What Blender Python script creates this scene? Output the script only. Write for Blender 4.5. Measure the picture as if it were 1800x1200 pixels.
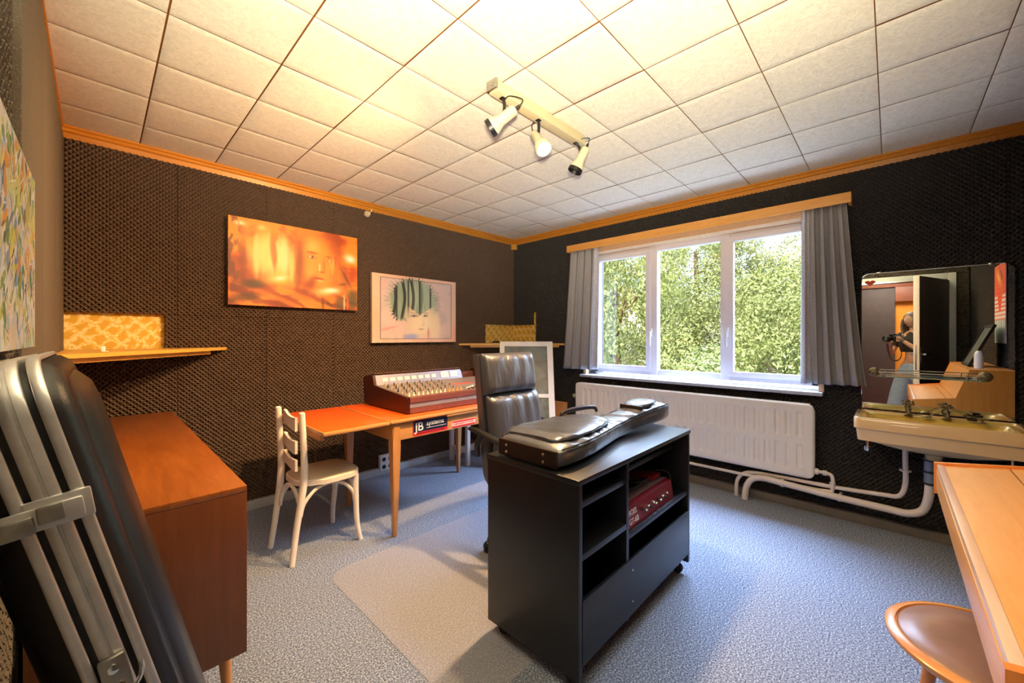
import bpy, bmesh, math, random
import numpy as np
from mathutils import Vector, Matrix
random.seed(7); RNG = np.random.default_rng(7)
S = bpy.context.scene
for o in list(bpy.data.objects): bpy.data.objects.remove(o)
COL = S.collection
PI = math.pi

# ------------------------------------------------------------------ camera
cam_d = bpy.data.cameras.new('camera'); cam = bpy.data.objects.new('camera', cam_d); COL.objects.link(cam)
cam.location = (0, 0, 1.32)
cam.rotation_euler = (PI/2, 0, -math.radians(90 - 43.725))
cam_d.sensor_width = 36; cam_d.lens = 696.3/1800*36
cam_d.shift_y = -8.5/1800; cam_d.clip_start = 0.03; cam_d.clip_end = 200
S.camera = cam
# ------------------------------------------------------------------ view
S.view_settings.view_transform = 'Standard'; S.view_settings.look = 'None'
S.view_settings.exposure = 1.1; S.view_settings.gamma = 1.0; S.view_settings.use_curve_mapping = False
# ------------------------------------------------------------------ sky
w = bpy.data.worlds.new('sky'); S.world = w; w.use_nodes = True
nt = w.node_tree; nt.nodes.clear()
out = nt.nodes.new('ShaderNodeOutputWorld'); bg = nt.nodes.new('ShaderNodeBackground')
sky = nt.nodes.new('ShaderNodeTexSky'); sky.sky_type = 'NISHITA'; sky.sun_disc = False
sky.sun_elevation = math.radians(42); sky.sun_rotation = math.radians(250); sky.air_density = 1.3; sky.dust_density = 2.0
nt.links.new(sky.outputs[0], bg.inputs[0]); nt.links.new(bg.outputs[0], out.inputs[0])
bg.inputs[1].default_value = 0.30

def light(name, kind, loc, energy, color, target=None, **kw):
    d = bpy.data.lights.new(name, kind); d.energy = energy; d.color = color
    for k, v in kw.items(): setattr(d, k, v)
    o = bpy.data.objects.new(name, d); COL.objects.link(o); o.location = loc
    if target is not None:
        o.rotation_euler = (Vector(target) - Vector(loc)).to_track_quat('-Z', 'Y').to_euler()
    return o
light('sun', 'SUN', (-5, 3, 12), 2.2, (1, .93, .80), target=(8, -1, 0), angle=math.radians(.6))
# bright sky above the trees, reaching in through the window
light('window_daylight', 'AREA', (5.3, 1.4, 3.75), 1000, (.53, .70, 1.0), target=(2.6, 1.35, .4), shape='RECTANGLE', size=3.6, size_y=2.0)
# fill lamp added under the hall ceiling, behind the open door
light('hall_fill', 'AREA', (-1.0, .1, 2.36), 13, (1.0, .90, .78), target=(-1.0, .1, 0), shape='RECTANGLE', size=.7, size_y=.5)
# fill lamp added by the camera, aimed up so the ceiling lights the room
light('ceiling_fill', 'SPOT', (-.10, -.10, 1.40), 315, (1.0, .89, .64), target=(1.5, 1.4, 3.45), spot_size=math.radians(104), spot_blend=1.0, shadow_soft_size=.05)
# light of the ceiling spots (the lit lamps)
LAMP_W = (1.0, .60, .26)

# ------------------------------------------------------------------ materials
M = {}
def nodes(name):
    m = bpy.data.materials.new(name); m.use_nodes = True
    t = m.node_tree; b = t.nodes['Principled BSDF']; M[name] = m
    return m, t, b
def coords(t, scale=(1, 1, 1), gen='Object'):
    tc = t.nodes.new('ShaderNodeTexCoord'); mp = t.nodes.new('ShaderNodeMapping')
    mp.inputs['Scale'].default_value = scale; t.links.new(tc.outputs[gen], mp.inputs[0]); return mp.outputs[0]
def noise(t, vec, scale, detail=4, rough=.55, dist=0):
    n = t.nodes.new('ShaderNodeTexNoise'); n.inputs['Scale'].default_value = scale
    n.inputs['Detail'].default_value = detail; n.inputs['Roughness'].default_value = rough
    n.inputs['Distortion'].default_value = dist
    t.links.new(vec, n.inputs['Vector']); return n.outputs['Fac']
def ramp(t, fac, stops):
    r = t.nodes.new('ShaderNodeValToRGB'); e = r.color_ramp.elements
    while len(e) < len(stops): e.new(.5)
    for i, (p, c) in enumerate(stops):
        e[i].position = p; e[i].color = (*c, 1)
    t.links.new(fac, r.inputs[0]); return r.outputs[0]
def bump(t, b, h, strength, dist=.002):
    n = t.nodes.new('ShaderNodeBump'); n.inputs['Strength'].default_value = strength
    n.inputs['Distance'].default_value = dist
    t.links.new(h, n.inputs['Height']); t.links.new(n.outputs[0], b.inputs['Normal'])
def mat(name, c, rough=.5, metal=0, var=.12, vs=12, bmp=0, bs=200, bd=.002, **kw):
    m, t, b = nodes(name); v = coords(t)
    f = noise(t, v, vs)
    lo = tuple(max(0, x*(1-var)) for x in c); hi = tuple(min(1, x*(1+var)) for x in c)
    t.links.new(ramp(t, f, [(.3, lo), (.7, hi)]), b.inputs['Base Color'])
    b.inputs['Roughness'].default_value = rough; b.inputs['Metallic'].default_value = metal
    if bmp: bump(t, b, noise(t, v, bs, 3), bmp, bd)
    for k, x in kw.items(): b.inputs[k].default_value = x
    return m
def wood(name, c1, c2, scale=(1, 14, 14), rough=.4, s=5, bmp=.15, coat=0):
    m, t, b = nodes(name); v = coords(t, scale)
    f = noise(t, v, s, 7, .62, .6)
    t.links.new(ramp(t, f, [(.25, c1), (.75, c2)]), b.inputs['Base Color'])
    b.inputs['Roughness'].default_value = rough; b.inputs['Coat Weight'].default_value = coat
    b.inputs['Coat Roughness'].default_value = .25
    bump(t, b, f, bmp, .001); return m
def speck(name, stops, scale, rough=.95, bmp=.6, bd=.004):
    m, t, b = nodes(name); v = coords(t)
    f = noise(t, v, scale, 3, .7)
    t.links.new(ramp(t, f, stops), b.inputs['Base Color']); b.inputs['Roughness'].default_value = rough
    bump(t, b, f, bmp, bd); return m
speck('carpet', [(.34, (.030, .042, .072)), (.46, (.14, .175, .265)), (.54, (.26, .31, .43)), (.66, (.66, .71, .82))], 150, .95, .45, .005)
def foam(name, a, b_, sc=260, bs_=.35):
    m, t, b = nodes(name); v = coords(t)
    f = noise(t, v, sc, 2, .7); g = noise(t, v, 1.4, 2, .5)
    c1 = ramp(t, f, [(.35, tuple(x*.8 for x in a)), (.66, a), (.80, b_)])
    t.links.new(c1, b.inputs['Base Color']); b.inputs['Roughness'].default_value = .95
    b.inputs['Specular IOR Level'].default_value = .2
    bump(t, b, f, bs_, .003); return m
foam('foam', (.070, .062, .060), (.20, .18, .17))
foam('foam_warm_lit', (.165, .108, .078), (.50, .34, .24))  # lighter copy of the foam, warm lamp light mixed into its colour
foam('foam_old', (.17, .135, .10), (.60, .50, .38), 170, .9)
mat('wall_glue', (.07, .055, .045), .9)
mat('plaster', (.55, .52, .46), .9, var=.05)
m_, t_, b_ = nodes('ceiling_tile'); v_ = coords(t_)
f1 = noise(t_, v_, 42, 8, .75, 1.2); f2 = noise(t_, v_, 9, 3, .5)
t_.links.new(ramp(t_, f1, [(.3, (.68, .63, .49)), (.6, (.88, .83, .68))]), b_.inputs['Base Color']); b_.inputs['Roughness'].default_value = .9
bump(t_, b_, f1, .55, .004)
wood('seam_wood', (.20, .07, .012), (.32, .12, .02))
wood('trim_wood', (.50, .17, .015), (.66, .28, .03), rough=.35)
wood('pelmet_wood', (.72, .30, .06), (.85, .42, .10), (14, 1, 14), rough=.35)
wood('reveal_wood', (.62, .36, .18), (.78, .50, .28), rough=.4)
wood('sideboard_wood', (.22, .050, .008), (.40, .120, .020), (10, 1, 10), .28, 4, .08, .5)
wood('sideboard_side', (.13, .034, .012), (.20, .058, .018), (12, 12, 1), .35, 4, .08, .3)
wood('table_wood', (.55, .24, .07), (.72, .36, .13), (1, 12, 12), .35, 4, .08, .3)
wood('leg_wood', (.50, .21, .06), (.66, .31, .10), (12, 12, 1), .35, 4, .08, .3)
mat('orange_laminate', (.85, .12, .015), .28, var=.04, vs=3)
wood('desk_wood', (.68, .31, .085), (.80, .41, .13), (1, 9, 9), .33, 4, .05, .4)
wood('desk_side', (.64, .18, .02), (.76, .27, .045), (9, 9, 1), .33, 4, .05, .4)
wood('bright_edge', (.70, .48, .36), (.82, .62, .50), (1, 9, 9), .3, 4, .05, .5)
wood('shelf_wood', (.72, .34, .05), (.85, .46, .09), rough=.35)
mat('yellow_wall', (.82, .50, .07), .7, var=.08)
wood('black_wood', (.004, .0045, .006), (.013, .014, .018), (1, 26, 26), .36, 5, .35, .15)
wood('black_panel', (.0045, .005, .0075), (.009, .010, .015), (1, 26, 26), .38, 5, .12, .1)
mat('black_plastic', (.008, .008, .009), .4, bmp=.15, bs=300)
mat('black_rubber', (.02, .02, .02), .7)
mat('case_shell', (.010, .010, .012), .34, bmp=.35, bs=420, bd=.001)
mat('aluminium', (.74, .72, .73), .36, .75, var=.1, vs=30, bmp=.08)
mat('dull_steel', (.48, .46, .42), .38, 1, var=.12, vs=30)
mat('chrome', (.75, .74, .72), .15, 1, var=.05)
mat('white_paint', (.80, .76, .72), .38, var=.04, bmp=.08, bs=40)
mat('chair_paint', (.86, .77, .70), .38, var=.05, bmp=.08, bs=40)
mat('seat_cream', (.62, .53, .42), .45, var=.05)
mat('grey_paint', (.50, .52, .56), .5, var=.05)
mat('radiator_paint', (.90, .84, .76), .35, var=.02)
mat('pipe_paint', (.80, .72, .68), .4, var=.04)
mat('frame_white', (.80, .76, .80), .35, var=.02)
mat('baseboard_grey', (.16, .14, .13), .6, var=.1)
mat('sill_stone', (.50, .54, .62), .3, var=.08)
mat('curtain_cloth', (.36, .35, .355), .9, var=.06, vs=60, bmp=.3, bs=500, bd=.001)
mat('sheer_cloth', (.55, .55, .60), .9, var=.15, vs=60, bmp=.3, bs=500, bd=.001)
mat('sink_ceramic', (.80, .57, .31), .12, var=.03, vs=3, **{'Coat Weight': .5})
mat('sink_inside', (.85, .60, .13), .15, var=.04, vs=3, **{'Coat Weight': .5})
mat('old_brass', (.30, .25, .17), .35, .9, var=.5, vs=120)
mat('pvc_blue', (.22, .26, .34), .3, var=.1)
mat('bakelite_cream', (.70, .62, .45), .4, var=.08)
mat('lamp_cream', (.66, .56, .38), .3, var=.04)
mat('track_cream', (.62, .53, .32), .4, var=.04)
mat('mahogany', (.045, .009, .007), .3, var=.15, vs=20)
mat('mahogany_light', (.17, .055, .045), .4, var=.12, vs=20)
mat('mixer_metal', (.30, .29, .36), .35, .3, var=.08)
mat('mixer_panel', (.28, .22, .18), .5, .2, var=.15, vs=40)
mat('knob_grey', (.30, .24, .19), .4, var=.1)
mat('knob_cream', (.80, .70, .50), .35, var=.05)
mat('knob_orange', (.85, .32, .05), .35, var=.05)
mat('meter_glow', (.85, .80, .66), .3, var=.05)
mat('red_laminate', (.70, .10, .06), .35, var=.06)
mat('cardboard', (.72, .33, .12), .8, var=.08)
mat('sticker_navy', (.012, .016, .045), .3, var=.1)
mat('sticker_red', (.75, .03, .03), .3, var=.05)
mat('sticker_white', (.85, .84, .84), .3, var=.02)
mat('pedal_red', (.30, .020, .035), .3, .4, var=.1)
mat('pedal_top', (.42, .30, .38), .35, .4, var=.1)
mat('bag_vinyl', (.062, .072, .105), .28, var=.25, vs=9, bmp=.45, bs=16, bd=.010, **{'Specular IOR Level': 1.0, 'Coat Weight': 1.0, 'Coat Roughness': .22})
mat('bag_brown', (.014, .007, .005), .4, var=.3, vs=30, bmp=.3, bs=60)
mat('rivet', (.6, .55, .42), .3, 1)
mat('door_dark', (.085, .080, .072), .5, var=.05)
mat('door_edge', (.85, .84, .78), .4, var=.02)
mat('doorframe', (.62, .67, .66), .5, var=.04)
mat('hall_orange', (.90, .33, .03), .7, var=.04)
mat('hall_wood', (.26, .08, .035), .5, var=.1)
mat('hall_brown', (.085, .060, .050), .5, var=.1)
mat('skin', (.62, .36, .24), .5, var=.04)
mat('hair', (.16, .13, .11), .6, var=.3, vs=50)
mat('denim', (.36, .50, .72), .85, var=.12, vs=25, bmp=.2)
mat('black_top', (.025, .022, .02), .8)
mat('strap_brown', (.05, .02, .02), .6)
mat('heart_red', (.80, .06, .03), .35)
mat('leaf', (.33, .385, .13), .6, var=.35, vs=.5)
mat('bark', (.16, .11, .07), .9, var=.3)
mat('grass', (.12, .22, .05), .9, var=.3)
mat('stool_leather', (.25, .13, .085), .35, var=.18, vs=8, bmp=.3, bs=40)
wood('stool_wood', (.62, .22, .04), (.75, .32, .07), (4, 4, 4), .28, 4, .05, .5)
mat('glass_shelf', (.70, .85, .75), .03, var=.0, **{'Transmission Weight': .85, 'IOR': 1.45})
mat('bulb_glass', (1, .9, .7), .3)
mat('dark_glass', (.10, .13, .13), .38, var=.4, vs=10)
# leather with soft folds
m_, t_, b_ = nodes('leather'); v_ = coords(t_, (7, 7, 1.1))
f1 = noise(t_, v_, 3.2, 3, .5, .8); f2 = noise(t_, coords(t_), 320, 2)
b_.inputs['Base Color'].default_value = (.060, .062, .085, 1); b_.inputs['Roughness'].default_value = .40
b_.inputs['Specular IOR Level'].default_value = 1.0; b_.inputs['Coat Weight'].default_value = .6; b_.inputs['Coat Roughness'].default_value = .3
bump(t_, b_, f1, .5, .02)
# glass pane
m_, t_, b_ = nodes('window_glass'); t_.nodes.remove(b_)
gl = t_.nodes.new('ShaderNodeBsdfGlossy'); gl.inputs['Roughness'].default_value = .02
tr = t_.nodes.new('ShaderNodeBsdfTransparent'); mx = t_.nodes.new('ShaderNodeMixShader'); mx.inputs[0].default_value = .05
t_.links.new(tr.outputs[0], mx.inputs[1]); t_.links.new(gl.outputs[0], mx.inputs[2])
t_.links.new(mx.outputs[0], t_.nodes['Material Output'].inputs[0])
# mirror
m_, t_, b_ = nodes('mirror'); b_.inputs['Base Color'].default_value = (.90, .92, .90, 1); b_.inputs['Metallic'].default_value = 1
b_.inputs['Roughness'].default_value = .0
# clear chair mat: frosted plastic
m_, t_, b_ = nodes('mat_plastic'); b_.inputs['Base Color'].default_value = (.66, .66, .74, 1)
b_.inputs['Roughness'].default_value = .28
tr = t_.nodes.new('ShaderNodeBsdfTransparent'); tr.inputs[0].default_value = (.95, .95, .97, 1)
mx = t_.nodes.new('ShaderNodeMixShader'); mx.inputs[0].default_value = .24
t_.links.new(tr.outputs[0], mx.inputs[1]); t_.links.new(b_.outputs[0], mx.inputs[2])
t_.links.new(mx.outputs[0], t_.nodes['Material Output'].inputs[0])
bump(t_, b_, noise(t_, coords(t_), 230, 2), .3, .002)
# wallpaper: yellow damask
m_, t_, b_ = nodes('wallpaper'); v_ = coords(t_, (1, 1, 1))
def wave(t, vec, scale, direction):
    wv = t.nodes.new('ShaderNodeTexWave'); wv.inputs['Scale'].default_value = scale; wv.bands_direction = direction
    wv.inputs['Distortion'].default_value = 2.5; wv.inputs['Detail Scale'].default_value = 6; t.links.new(vec, wv.inputs['Vector']); return wv.outputs['Fac']
def math2(t, op, a, b2):
    n = t.nodes.new('ShaderNodeMath'); n.operation = op; t.links.new(a, n.inputs[0]); t.links.new(b2, n.inputs[1]); return n.outputs[0]
rot = t_.nodes.new('ShaderNodeMapping'); rot.inputs['Rotation'].default_value = (0, math.radians(45), math.radians(45)); t_.links.new(v_, rot.inputs[0])
w1 = wave(t_, rot.outputs[0], 5.5, 'X'); w2 = wave(t_, rot.outputs[0], 5.5, 'Z'); f1 = noise(t_, v_, 95, 3, .7)
mm_ = math2(t_, 'MULTIPLY', math2(t_, 'MAXIMUM', w1, w2), f1)
t_.links.new(ramp(t_, mm_, [(.22, (.70, .40, .04)), (.38, (.82, .50, .06)), (.52, (.90, .74, .36))]), b_.inputs['Base Color']); b_.inputs['Roughness'].default_value = .7
# colour attribute paint
m_, t_, b_ = nodes('paint'); ca = t_.nodes.new('ShaderNodeVertexColor'); ca.layer_name = 'col'
t_.links.new(ca.outputs[0], b_.inputs['Base Color']); b_.inputs['Roughness'].default_value = .5
bump(t_, b_, noise(t_, coords(t_), 90, 4), .25, .002)
def emis(name, c, s):
    m, t, b = nodes(name); b.inputs['Base Color'].default_value = (*c, 1)
    b.inputs['Emission Color'].default_value = (*c, 1); b.inputs['Emission Strength'].default_value = s
emis('bulb_on', (1, .93, .75), 9); emis('hall_lamp', (1, .9, .8), 6)

# ------------------------------------------------------------------ builders
def link(name, me, m, parent=None, smooth=35):
    for mm in (m if isinstance(m, (list, tuple)) else [m]): me.materials.append(M[mm])
    o = bpy.data.objects.new(name, me); COL.objects.link(o)
    if smooth:
        me.shade_smooth()
        if smooth < 180: me.set_sharp_from_angle(angle=math.radians(smooth))
    if parent is not None:
        o.parent = parent; chain = Vector(); p = parent
        while p is not None: chain += p.location; p = p.parent
        o.matrix_parent_inverse = Matrix.Translation(-chain) if parent.type == 'EMPTY' else Matrix.Identity(4)
    return o
def thing(name, label, cat, loc=(0, 0, 0), group=None):
    o = bpy.data.objects.new(name, None); COL.objects.link(o); o.location = loc; o.empty_display_size = .05
    o['label'] = label; o['category'] = cat
    if group: o['group'] = group
    return o
def tag(o, label, cat, group=None, kind=None):
    o['label'] = label; o['category'] = cat
    if group: o['group'] = group
    if kind: o['kind'] = kind
    return o
def struct(o): o['kind'] = 'structure'; return o

class B:
    """collects shapes into one mesh"""
    def __init__(s): s.bm = bmesh.new(); s.mi = 0
    def _fin(s, verts):
        fs = {f for v in verts for f in v.link_faces}
        for f in fs: f.material_index = s.mi
        return s
    def box(s, a, b, bev=.0, rot=None, piv=None, seg=2):
        a = Vector(a); b = Vector(b); c = (a+b)/2; d = b-a
        r = bmesh.ops.create_cube(s.bm, size=1)
        bmesh.ops.scale(s.bm, vec=[abs(x) for x in d], verts=r['verts'])
        vs = r['verts']
        if bev > 0:
            es = list({e for v in vs for e in v.link_edges})
            g = bmesh.ops.bevel(s.bm, geom=es, offset=min(bev, min(abs(x) for x in d)*.45), segments=seg, profile=.6, affect='EDGES')
            vs = list({v for f in g['faces'] for v in f.verts} | {v for v in vs if v.is_valid})
            comp = set(vs); st = list(vs)
            while st:
                v = st.pop()
                for e in v.link_edges:
                    o = e.other_vert(v)
                    if o not in comp: comp.add(o); st.append(o)
            vs = list(comp)
        bmesh.ops.translate(s.bm, vec=c, verts=vs)
        if rot is not None: bmesh.ops.rotate(s.bm, cent=Vector(piv) if piv is not None else c, matrix=rot, verts=vs)
        return s._fin(vs)
    def cyl(s, p0, p1, r0, r1=None, n=20):
        r1 = r0 if r1 is None else r1; p0 = Vector(p0); p1 = Vector(p1); d = p1-p0
        q = d.to_track_quat('Z', 'Y').to_matrix().to_4x4(); m = Matrix.Translation((p0+p1)/2) @ q
        r = bmesh.ops.create_cone(s.bm, cap_ends=True, segments=n, radius1=max(r0, 1e-4), radius2=max(r1, 1e-4), depth=d.length, matrix=m)
        return s._fin(r['verts'])
    def sph(s, c, r, n=16, sc=(1, 1, 1)):
        m = Matrix.Translation(c) @ Matrix.Diagonal((*sc, 1))
        q = bmesh.ops.create_uvsphere(s.bm, u_segments=n, v_segments=max(6, n//2), radius=r, matrix=m)
        return s._fin(q['verts'])
    def rings(s, rs, close=True, cap0=True, cap1=True):
        """rs: list of rings (lists of Vectors, same length)"""
        vv = [[s.bm.verts.new(Vector(p)) for p in r] for r in rs]; n = len(vv[0])
        for i in range(len(vv)-1):
            for j in range(n if close else n-1):
                k = (j+1) % n
                try: s.bm.faces.new((vv[i][j], vv[i][k], vv[i+1][k], vv[i+1][j]))
                except ValueError: pass
        if close and cap0: s.bm.faces.new(list(reversed(vv[0])))
        if close and cap1: s.bm.faces.new(vv[-1])
        return s._fin([v for r in vv for v in r])
    def tube(s, pts, r, n=12, smooth=0, sc=None):
        pts = [Vector(p) for p in pts]
        if smooth: 
            rr = r if isinstance(r, (list, tuple)) else [r]*len(pts)
            P = []; R = []
            for i in range(len(pts)-1):
                p0 = pts[max(i-1, 0)]; p1 = pts[i]; p2 = pts[i+1]; p3 = pts[min(i+2, len(pts)-1)]
                for k in range(smooth):
                    u = k/smooth
                    P.append(.5*((2*p1)+(p2-p0)*u+(2*p0-5*p1+4*p2-p3)*u*u+(3*p1-p0-3*p2+p3)*u**3)); R.append(rr[i]*(1-u)+rr[i+1]*u)
            P.append(pts[-1]); R.append(rr[-1]); pts = P; r = R
        rr = r if isinstance(r, (list, tuple)) else [r]*len(pts)
        rs = []; up = None
        for i, p in enumerate(pts):
            d = (pts[min(i+1, len(pts)-1)]-pts[max(i-1, 0)]).normalized()
            if up is None:
                up = Vector((0, 0, 1)) if abs(d.z) < .9 else Vector((1, 0, 0))
            x = d.cross(up).normalized(); up = x.cross(d).normalized()
            a, b = (1, 1) if sc is None else sc
            rs.append([p + (x*math.cos(t)*a + up*math.sin(t)*b)*rr[i] for t in [2*PI*k/n for k in range(n)]])
        return s.rings(rs)
    def lathe(s, c, prof, n=24, axis=(0, 0, 1)):
        q = Vector(axis).to_track_quat('Z', 'Y').to_matrix(); c = Vector(c)
        return s.rings([[c + q @ Vector((r*math.cos(2*PI*k/n), r*math.sin(2*PI*k/n), z)) for k in range(n)] for r, z in prof])
    def prism(s, poly, vec, ):
        """poly: 3d points; extruded by vec"""
        vec = Vector(vec); a = [Vector(p) for p in poly]
        return s.rings([a, [p+vec for p in a]])
    def grid(s, f, nu, nv):
        vv = [[s.bm.verts.new(Vector(f(i/nu, j/nv))) for j in range(nv+1)] for i in range(nu+1)]
        for i in range(nu):
            for j in range(nv): s.bm.faces.new((vv[i][j], vv[i+1][j], vv[i+1][j+1], vv[i][j+1]))
        return s._fin([v for r in vv for v in r])
    def done(s, name, m, parent=None, smooth=35, label=None, fix=True):
        if fix: bmesh.ops.recalc_face_normals(s.bm, faces=s.bm.faces[:])
        me = bpy.data.meshes.new(name); s.bm.to_mesh(me); s.bm.free()
        o = link(name, me, m, parent, smooth)
        if label: o['label'] = label
        return o
def dup(root, delta, label=None):
    r = root.copy(); COL.objects.link(r); r.location = root.location + Vector(delta)
    if label: r['label'] = label
    def rec(a, b):
        for ch in a.children:
            c = ch.copy(); COL.objects.link(c); c.parent = b; rec(ch, c)
    rec(root, r); return r
def text(name, s, size, m, parent, mtx, ext=.0008, align='LEFT'):
    c = bpy.data.curves.new(name, 'FONT'); c.body = s; c.size = size; c.extrude = ext; c.align_x = align
    c.offset = size*.012
    t = bpy.data.objects.new(name, c); COL.objects.link(t); bpy.context.view_layer.update()
    me = bpy.data.meshes.new_from_object(t.evaluated_get(bpy.context.evaluated_depsgraph_get())); bpy.data.objects.remove(t)
    me.transform(mtx); me.materials.clear(); return link(name, me, m, parent, 0)
def rr(cx, cy, z, hx, hy, r, n=6, plane='xy'):
    """rounded rectangle ring"""
    P = []
    for (sx, sy, a0) in ((1, 1, 0), (-1, 1, PI/2), (-1, -1, PI), (1, -1, 3*PI/2)):
        for k in range(n+1):
            a = a0 + PI/2*k/n
            P.append((cx+sx*(hx-r)+r*math.cos(a), cy+sy*(hy-r)+r*math.sin(a)))
    return [Vector((x, y, z)) for x, y in P] if plane == 'xy' else P

# ------------------------------------------------------------------ room shell
WX, WY, LX, RY, H = 3.80, 3.60, -.20, -.78, 2.582
b = B().box((LX-.1, RY-.1, -.08), (WX+.1, WY+.1, 0)); struct(b.done('floor', 'carpet', smooth=0))
wb = struct(B().box((LX-.1, WY, 0), (WX+.1, WY+.12, 2.7)).done('wall_back', 'wall_glue', smooth=0))
wr = struct(B().box((LX-.1, RY-.12, 0), (WX+.1, RY, 2.7)).done('wall_right', 'wall_glue', smooth=0))
# window wall: four pieces of masonry round the opening
OY0, OY1, OZ0, OZ1 = .395, 2.445, .905, 2.27
b = B()
b.box((WX, RY, 0), (WX+.32, OY0, 2.7)).box((WX, OY1, 0), (WX+.32, WY+.1, 2.7)).box((WX, OY0, 0), (WX+.32, OY1, OZ0-.02)).box((WX, OY0, OZ1), (WX+.32, OY1, 2.7))
ww = struct(b.done('wall_window', 'wall_glue', smooth=0))
# left wall with doorway
DY0, DY1, DZ = -.53, .31, 2.07
b = B()
b.box((LX-.14, DY1, 0), (LX, WY, 2.7)).box((LX-.14, RY, 0), (LX, DY0, 2.7)).box((LX-.14, DY0, DZ), (LX, DY1, 2.7))
wl = struct(b.done('wall_left', 'wall_glue', smooth=0))

# ceiling tiles
b = B(); b.mi = 1
b.box((LX-.1, RY-.1, H+.010), (WX+.1, WY+.1, H+.05)); b.mi = 0
T = .4; G = .0034
xs = [.19+T*k for k in range(-1, 10)]; ys = [.045+T*k for k in range(-3, 10)]
prof = [0, .010, .10, .35, .65, .90, .99, 1]
for x in xs:
    for y in ys:
        x0, x1 = max(x+G, LX), min(x+T-G, WX); y0, y1 = max(y+G*.6, RY), min(y+T-G*.6, WY)
        if x1-x0 < .02 or y1-y0 < .02: continue
        sag = random.uniform(.001, .0045); tx = random.uniform(-.002, .002); ty = random.uniform(-.002, .002)
        def f(u, v):
            u = prof[round(u*7)]; v = prof[round(v*7)]
            e = (4*u*(1-u))*(4*v*(1-v)); edge = min(min(u, 1-u), min(v, 1-v))
            z = H - sag*e + (.0015 if edge <= 0 else (.0 if edge > .02 else 0)) + tx*(u-.5) + ty*(v-.5)
            return (x0+(x1-x0)*u, y0+(y1-y0)*v, z)
        b.grid(f, 7, 7)
struct(b.done('ceiling', ['ceiling_tile', 'seam_wood'], smooth=50, fix=False))

# wooden cove under the ceiling
def cove(name, p0, p1, inward):
    p0 = Vector(p0); d = Vector(p1)-p0; n = Vector(inward)
    pr = [(0, 0), (.060, 0), (.060, -.012), (.048, -.018), (.048, -.034), (.036, -.040), (.030, -.072), (0, -.075)]
    bb = B().prism([p0 + n*a + Vector((0, 0, z)) for a, z in pr], d)
    struct(bb.done(name, 'trim_wood', smooth=0))
cove('trim_1', (LX, WY, H-.001), (WX, WY, H-.001), (0, -1, 0))
cove('trim_2', (WX, RY, H-.001), (WX, WY, H-.001), (-1, 0, 0))
cove('trim_3', (LX, RY, H-.001), (LX, WY, H-.001), (1, 0, 0))
cove('trim_4', (LX, RY, H-.001), (WX, RY, H-.001), (0, 1, 0))
# baseboards
struct(B().box((WX-.085, RY, 0), (WX, WY, .062), .004).done('baseboard_window', 'baseboard_grey'))
struct(B().box((LX, WY-.085, 0), (WX-.085, WY, .062), .004).done('baseboard_back', 'grey_paint'))
struct(B().box((LX, DY1+.06, 0), (LX+.03, WY-.085, .062), .004).done('baseboard_left', 'grey_paint'))
struct(B().box((LX, RY, 0), (WX-.085, RY+.03, .062), .004).done('baseboard_right', 'grey_paint'))

# egg-crate foam sheets glued on the walls: one mesh per sheet, children of the wall
def sheet(parent, org, u, n, w, h, holes, m='foam', s=.0155, amp=.024, base=.028, jit=0):
    """org lower corner on the wall; u along the wall; n into the room"""
    org = Vector(org); u = Vector(u); n = Vector(n); z = Vector((0, 0, 1))
    nu = max(2, round(w/s)); nv = max(2, round(h/s)); du = w/nu; dv = h/nv
    bm = bmesh.new(); V = {}
    def inh(a, c):
        for (a0, a1, c0, c1) in holes:
            if a0 < a < a1 and c0 < c < c1: return True
        return False
    def vert(i, j):
        if (i, j) not in V:
            p = org + u*(i*du) + z*(j*dv)
            hgt = base + jit + (amp if (i+j) % 2 else 0)*random.uniform(.88, 1.06)
            V[(i, j)] = bm.verts.new(p + n*hgt)
        return V[(i, j)]
    k = 0 if abs(u.x) > .5 else 1
    for i in range(nu):
        for j in range(nv):
            c = org + u*((i+.5)*du) + z*((j+.5)*dv)
            if inh(c[k], c.z): continue
            q = [vert(i, j), vert(i+1, j), vert(i+1, j+1), vert(i, j+1)]
            # split so that ridges run between peaks
            if (i+j) % 2: bm.faces.new((q[0], q[1], q[2])); bm.faces.new((q[0], q[2], q[3]))
            else: bm.faces.new((q[0], q[1], q[3])); bm.faces.new((q[1], q[2], q[3]))
    if not bm.faces: bm.free(); return
    be = [e for e in bm.edges if e.is_boundary]
    r = bmesh.ops.extrude_edge_only(bm, edges=be)
    for v in [x for x in r['geom'] if isinstance(x, bmesh.types.BMVert)]:
        p = v.co; dist = (p-org).dot(n); v.co = p - n*(dist-.001)
    bmesh.ops.recalc_face_normals(bm, faces=bm.faces[:])
    me = bpy.data.meshes.new('foam_sheet'); bm.to_mesh(me); bm.free()
    o = link('foam_sheet', me, m, parent, 40); o['kind'] = 'structure'
def foam_wall(parent, org, u, n, lo, hi, seams, rows, holes, m='foam'):
    k = 0 if abs(u[0]) > .5 else 1
    cuts = [lo] + [x for x in seams if lo < x < hi] + [hi]
    for a, c in zip(cuts[:-1], cuts[1:]):
        for z0, z1 in rows:
            p = [org[0], org[1], z0]; p[k] = a
            sheet(parent, p, u, n, c-a-.002, z1-z0-.002, holes, m, jit=random.uniform(-.003, .003))
ROWS = [(.064, .50), (.50, 1.47), (1.47, 2.508)]
holesB = [(-.3, .315, 1.235, 1.475), (3.245, 3.9, 1.235, 1.475)]
foam_wall(wb, (0, WY, 0), (1, 0, 0), (0, -1, 0), LX+.03, WX-.05, [.38, .92, 1.44, 1.97, 2.50, 3.02, 3.5], ROWS, holesB, 'foam_warm_lit')
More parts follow.
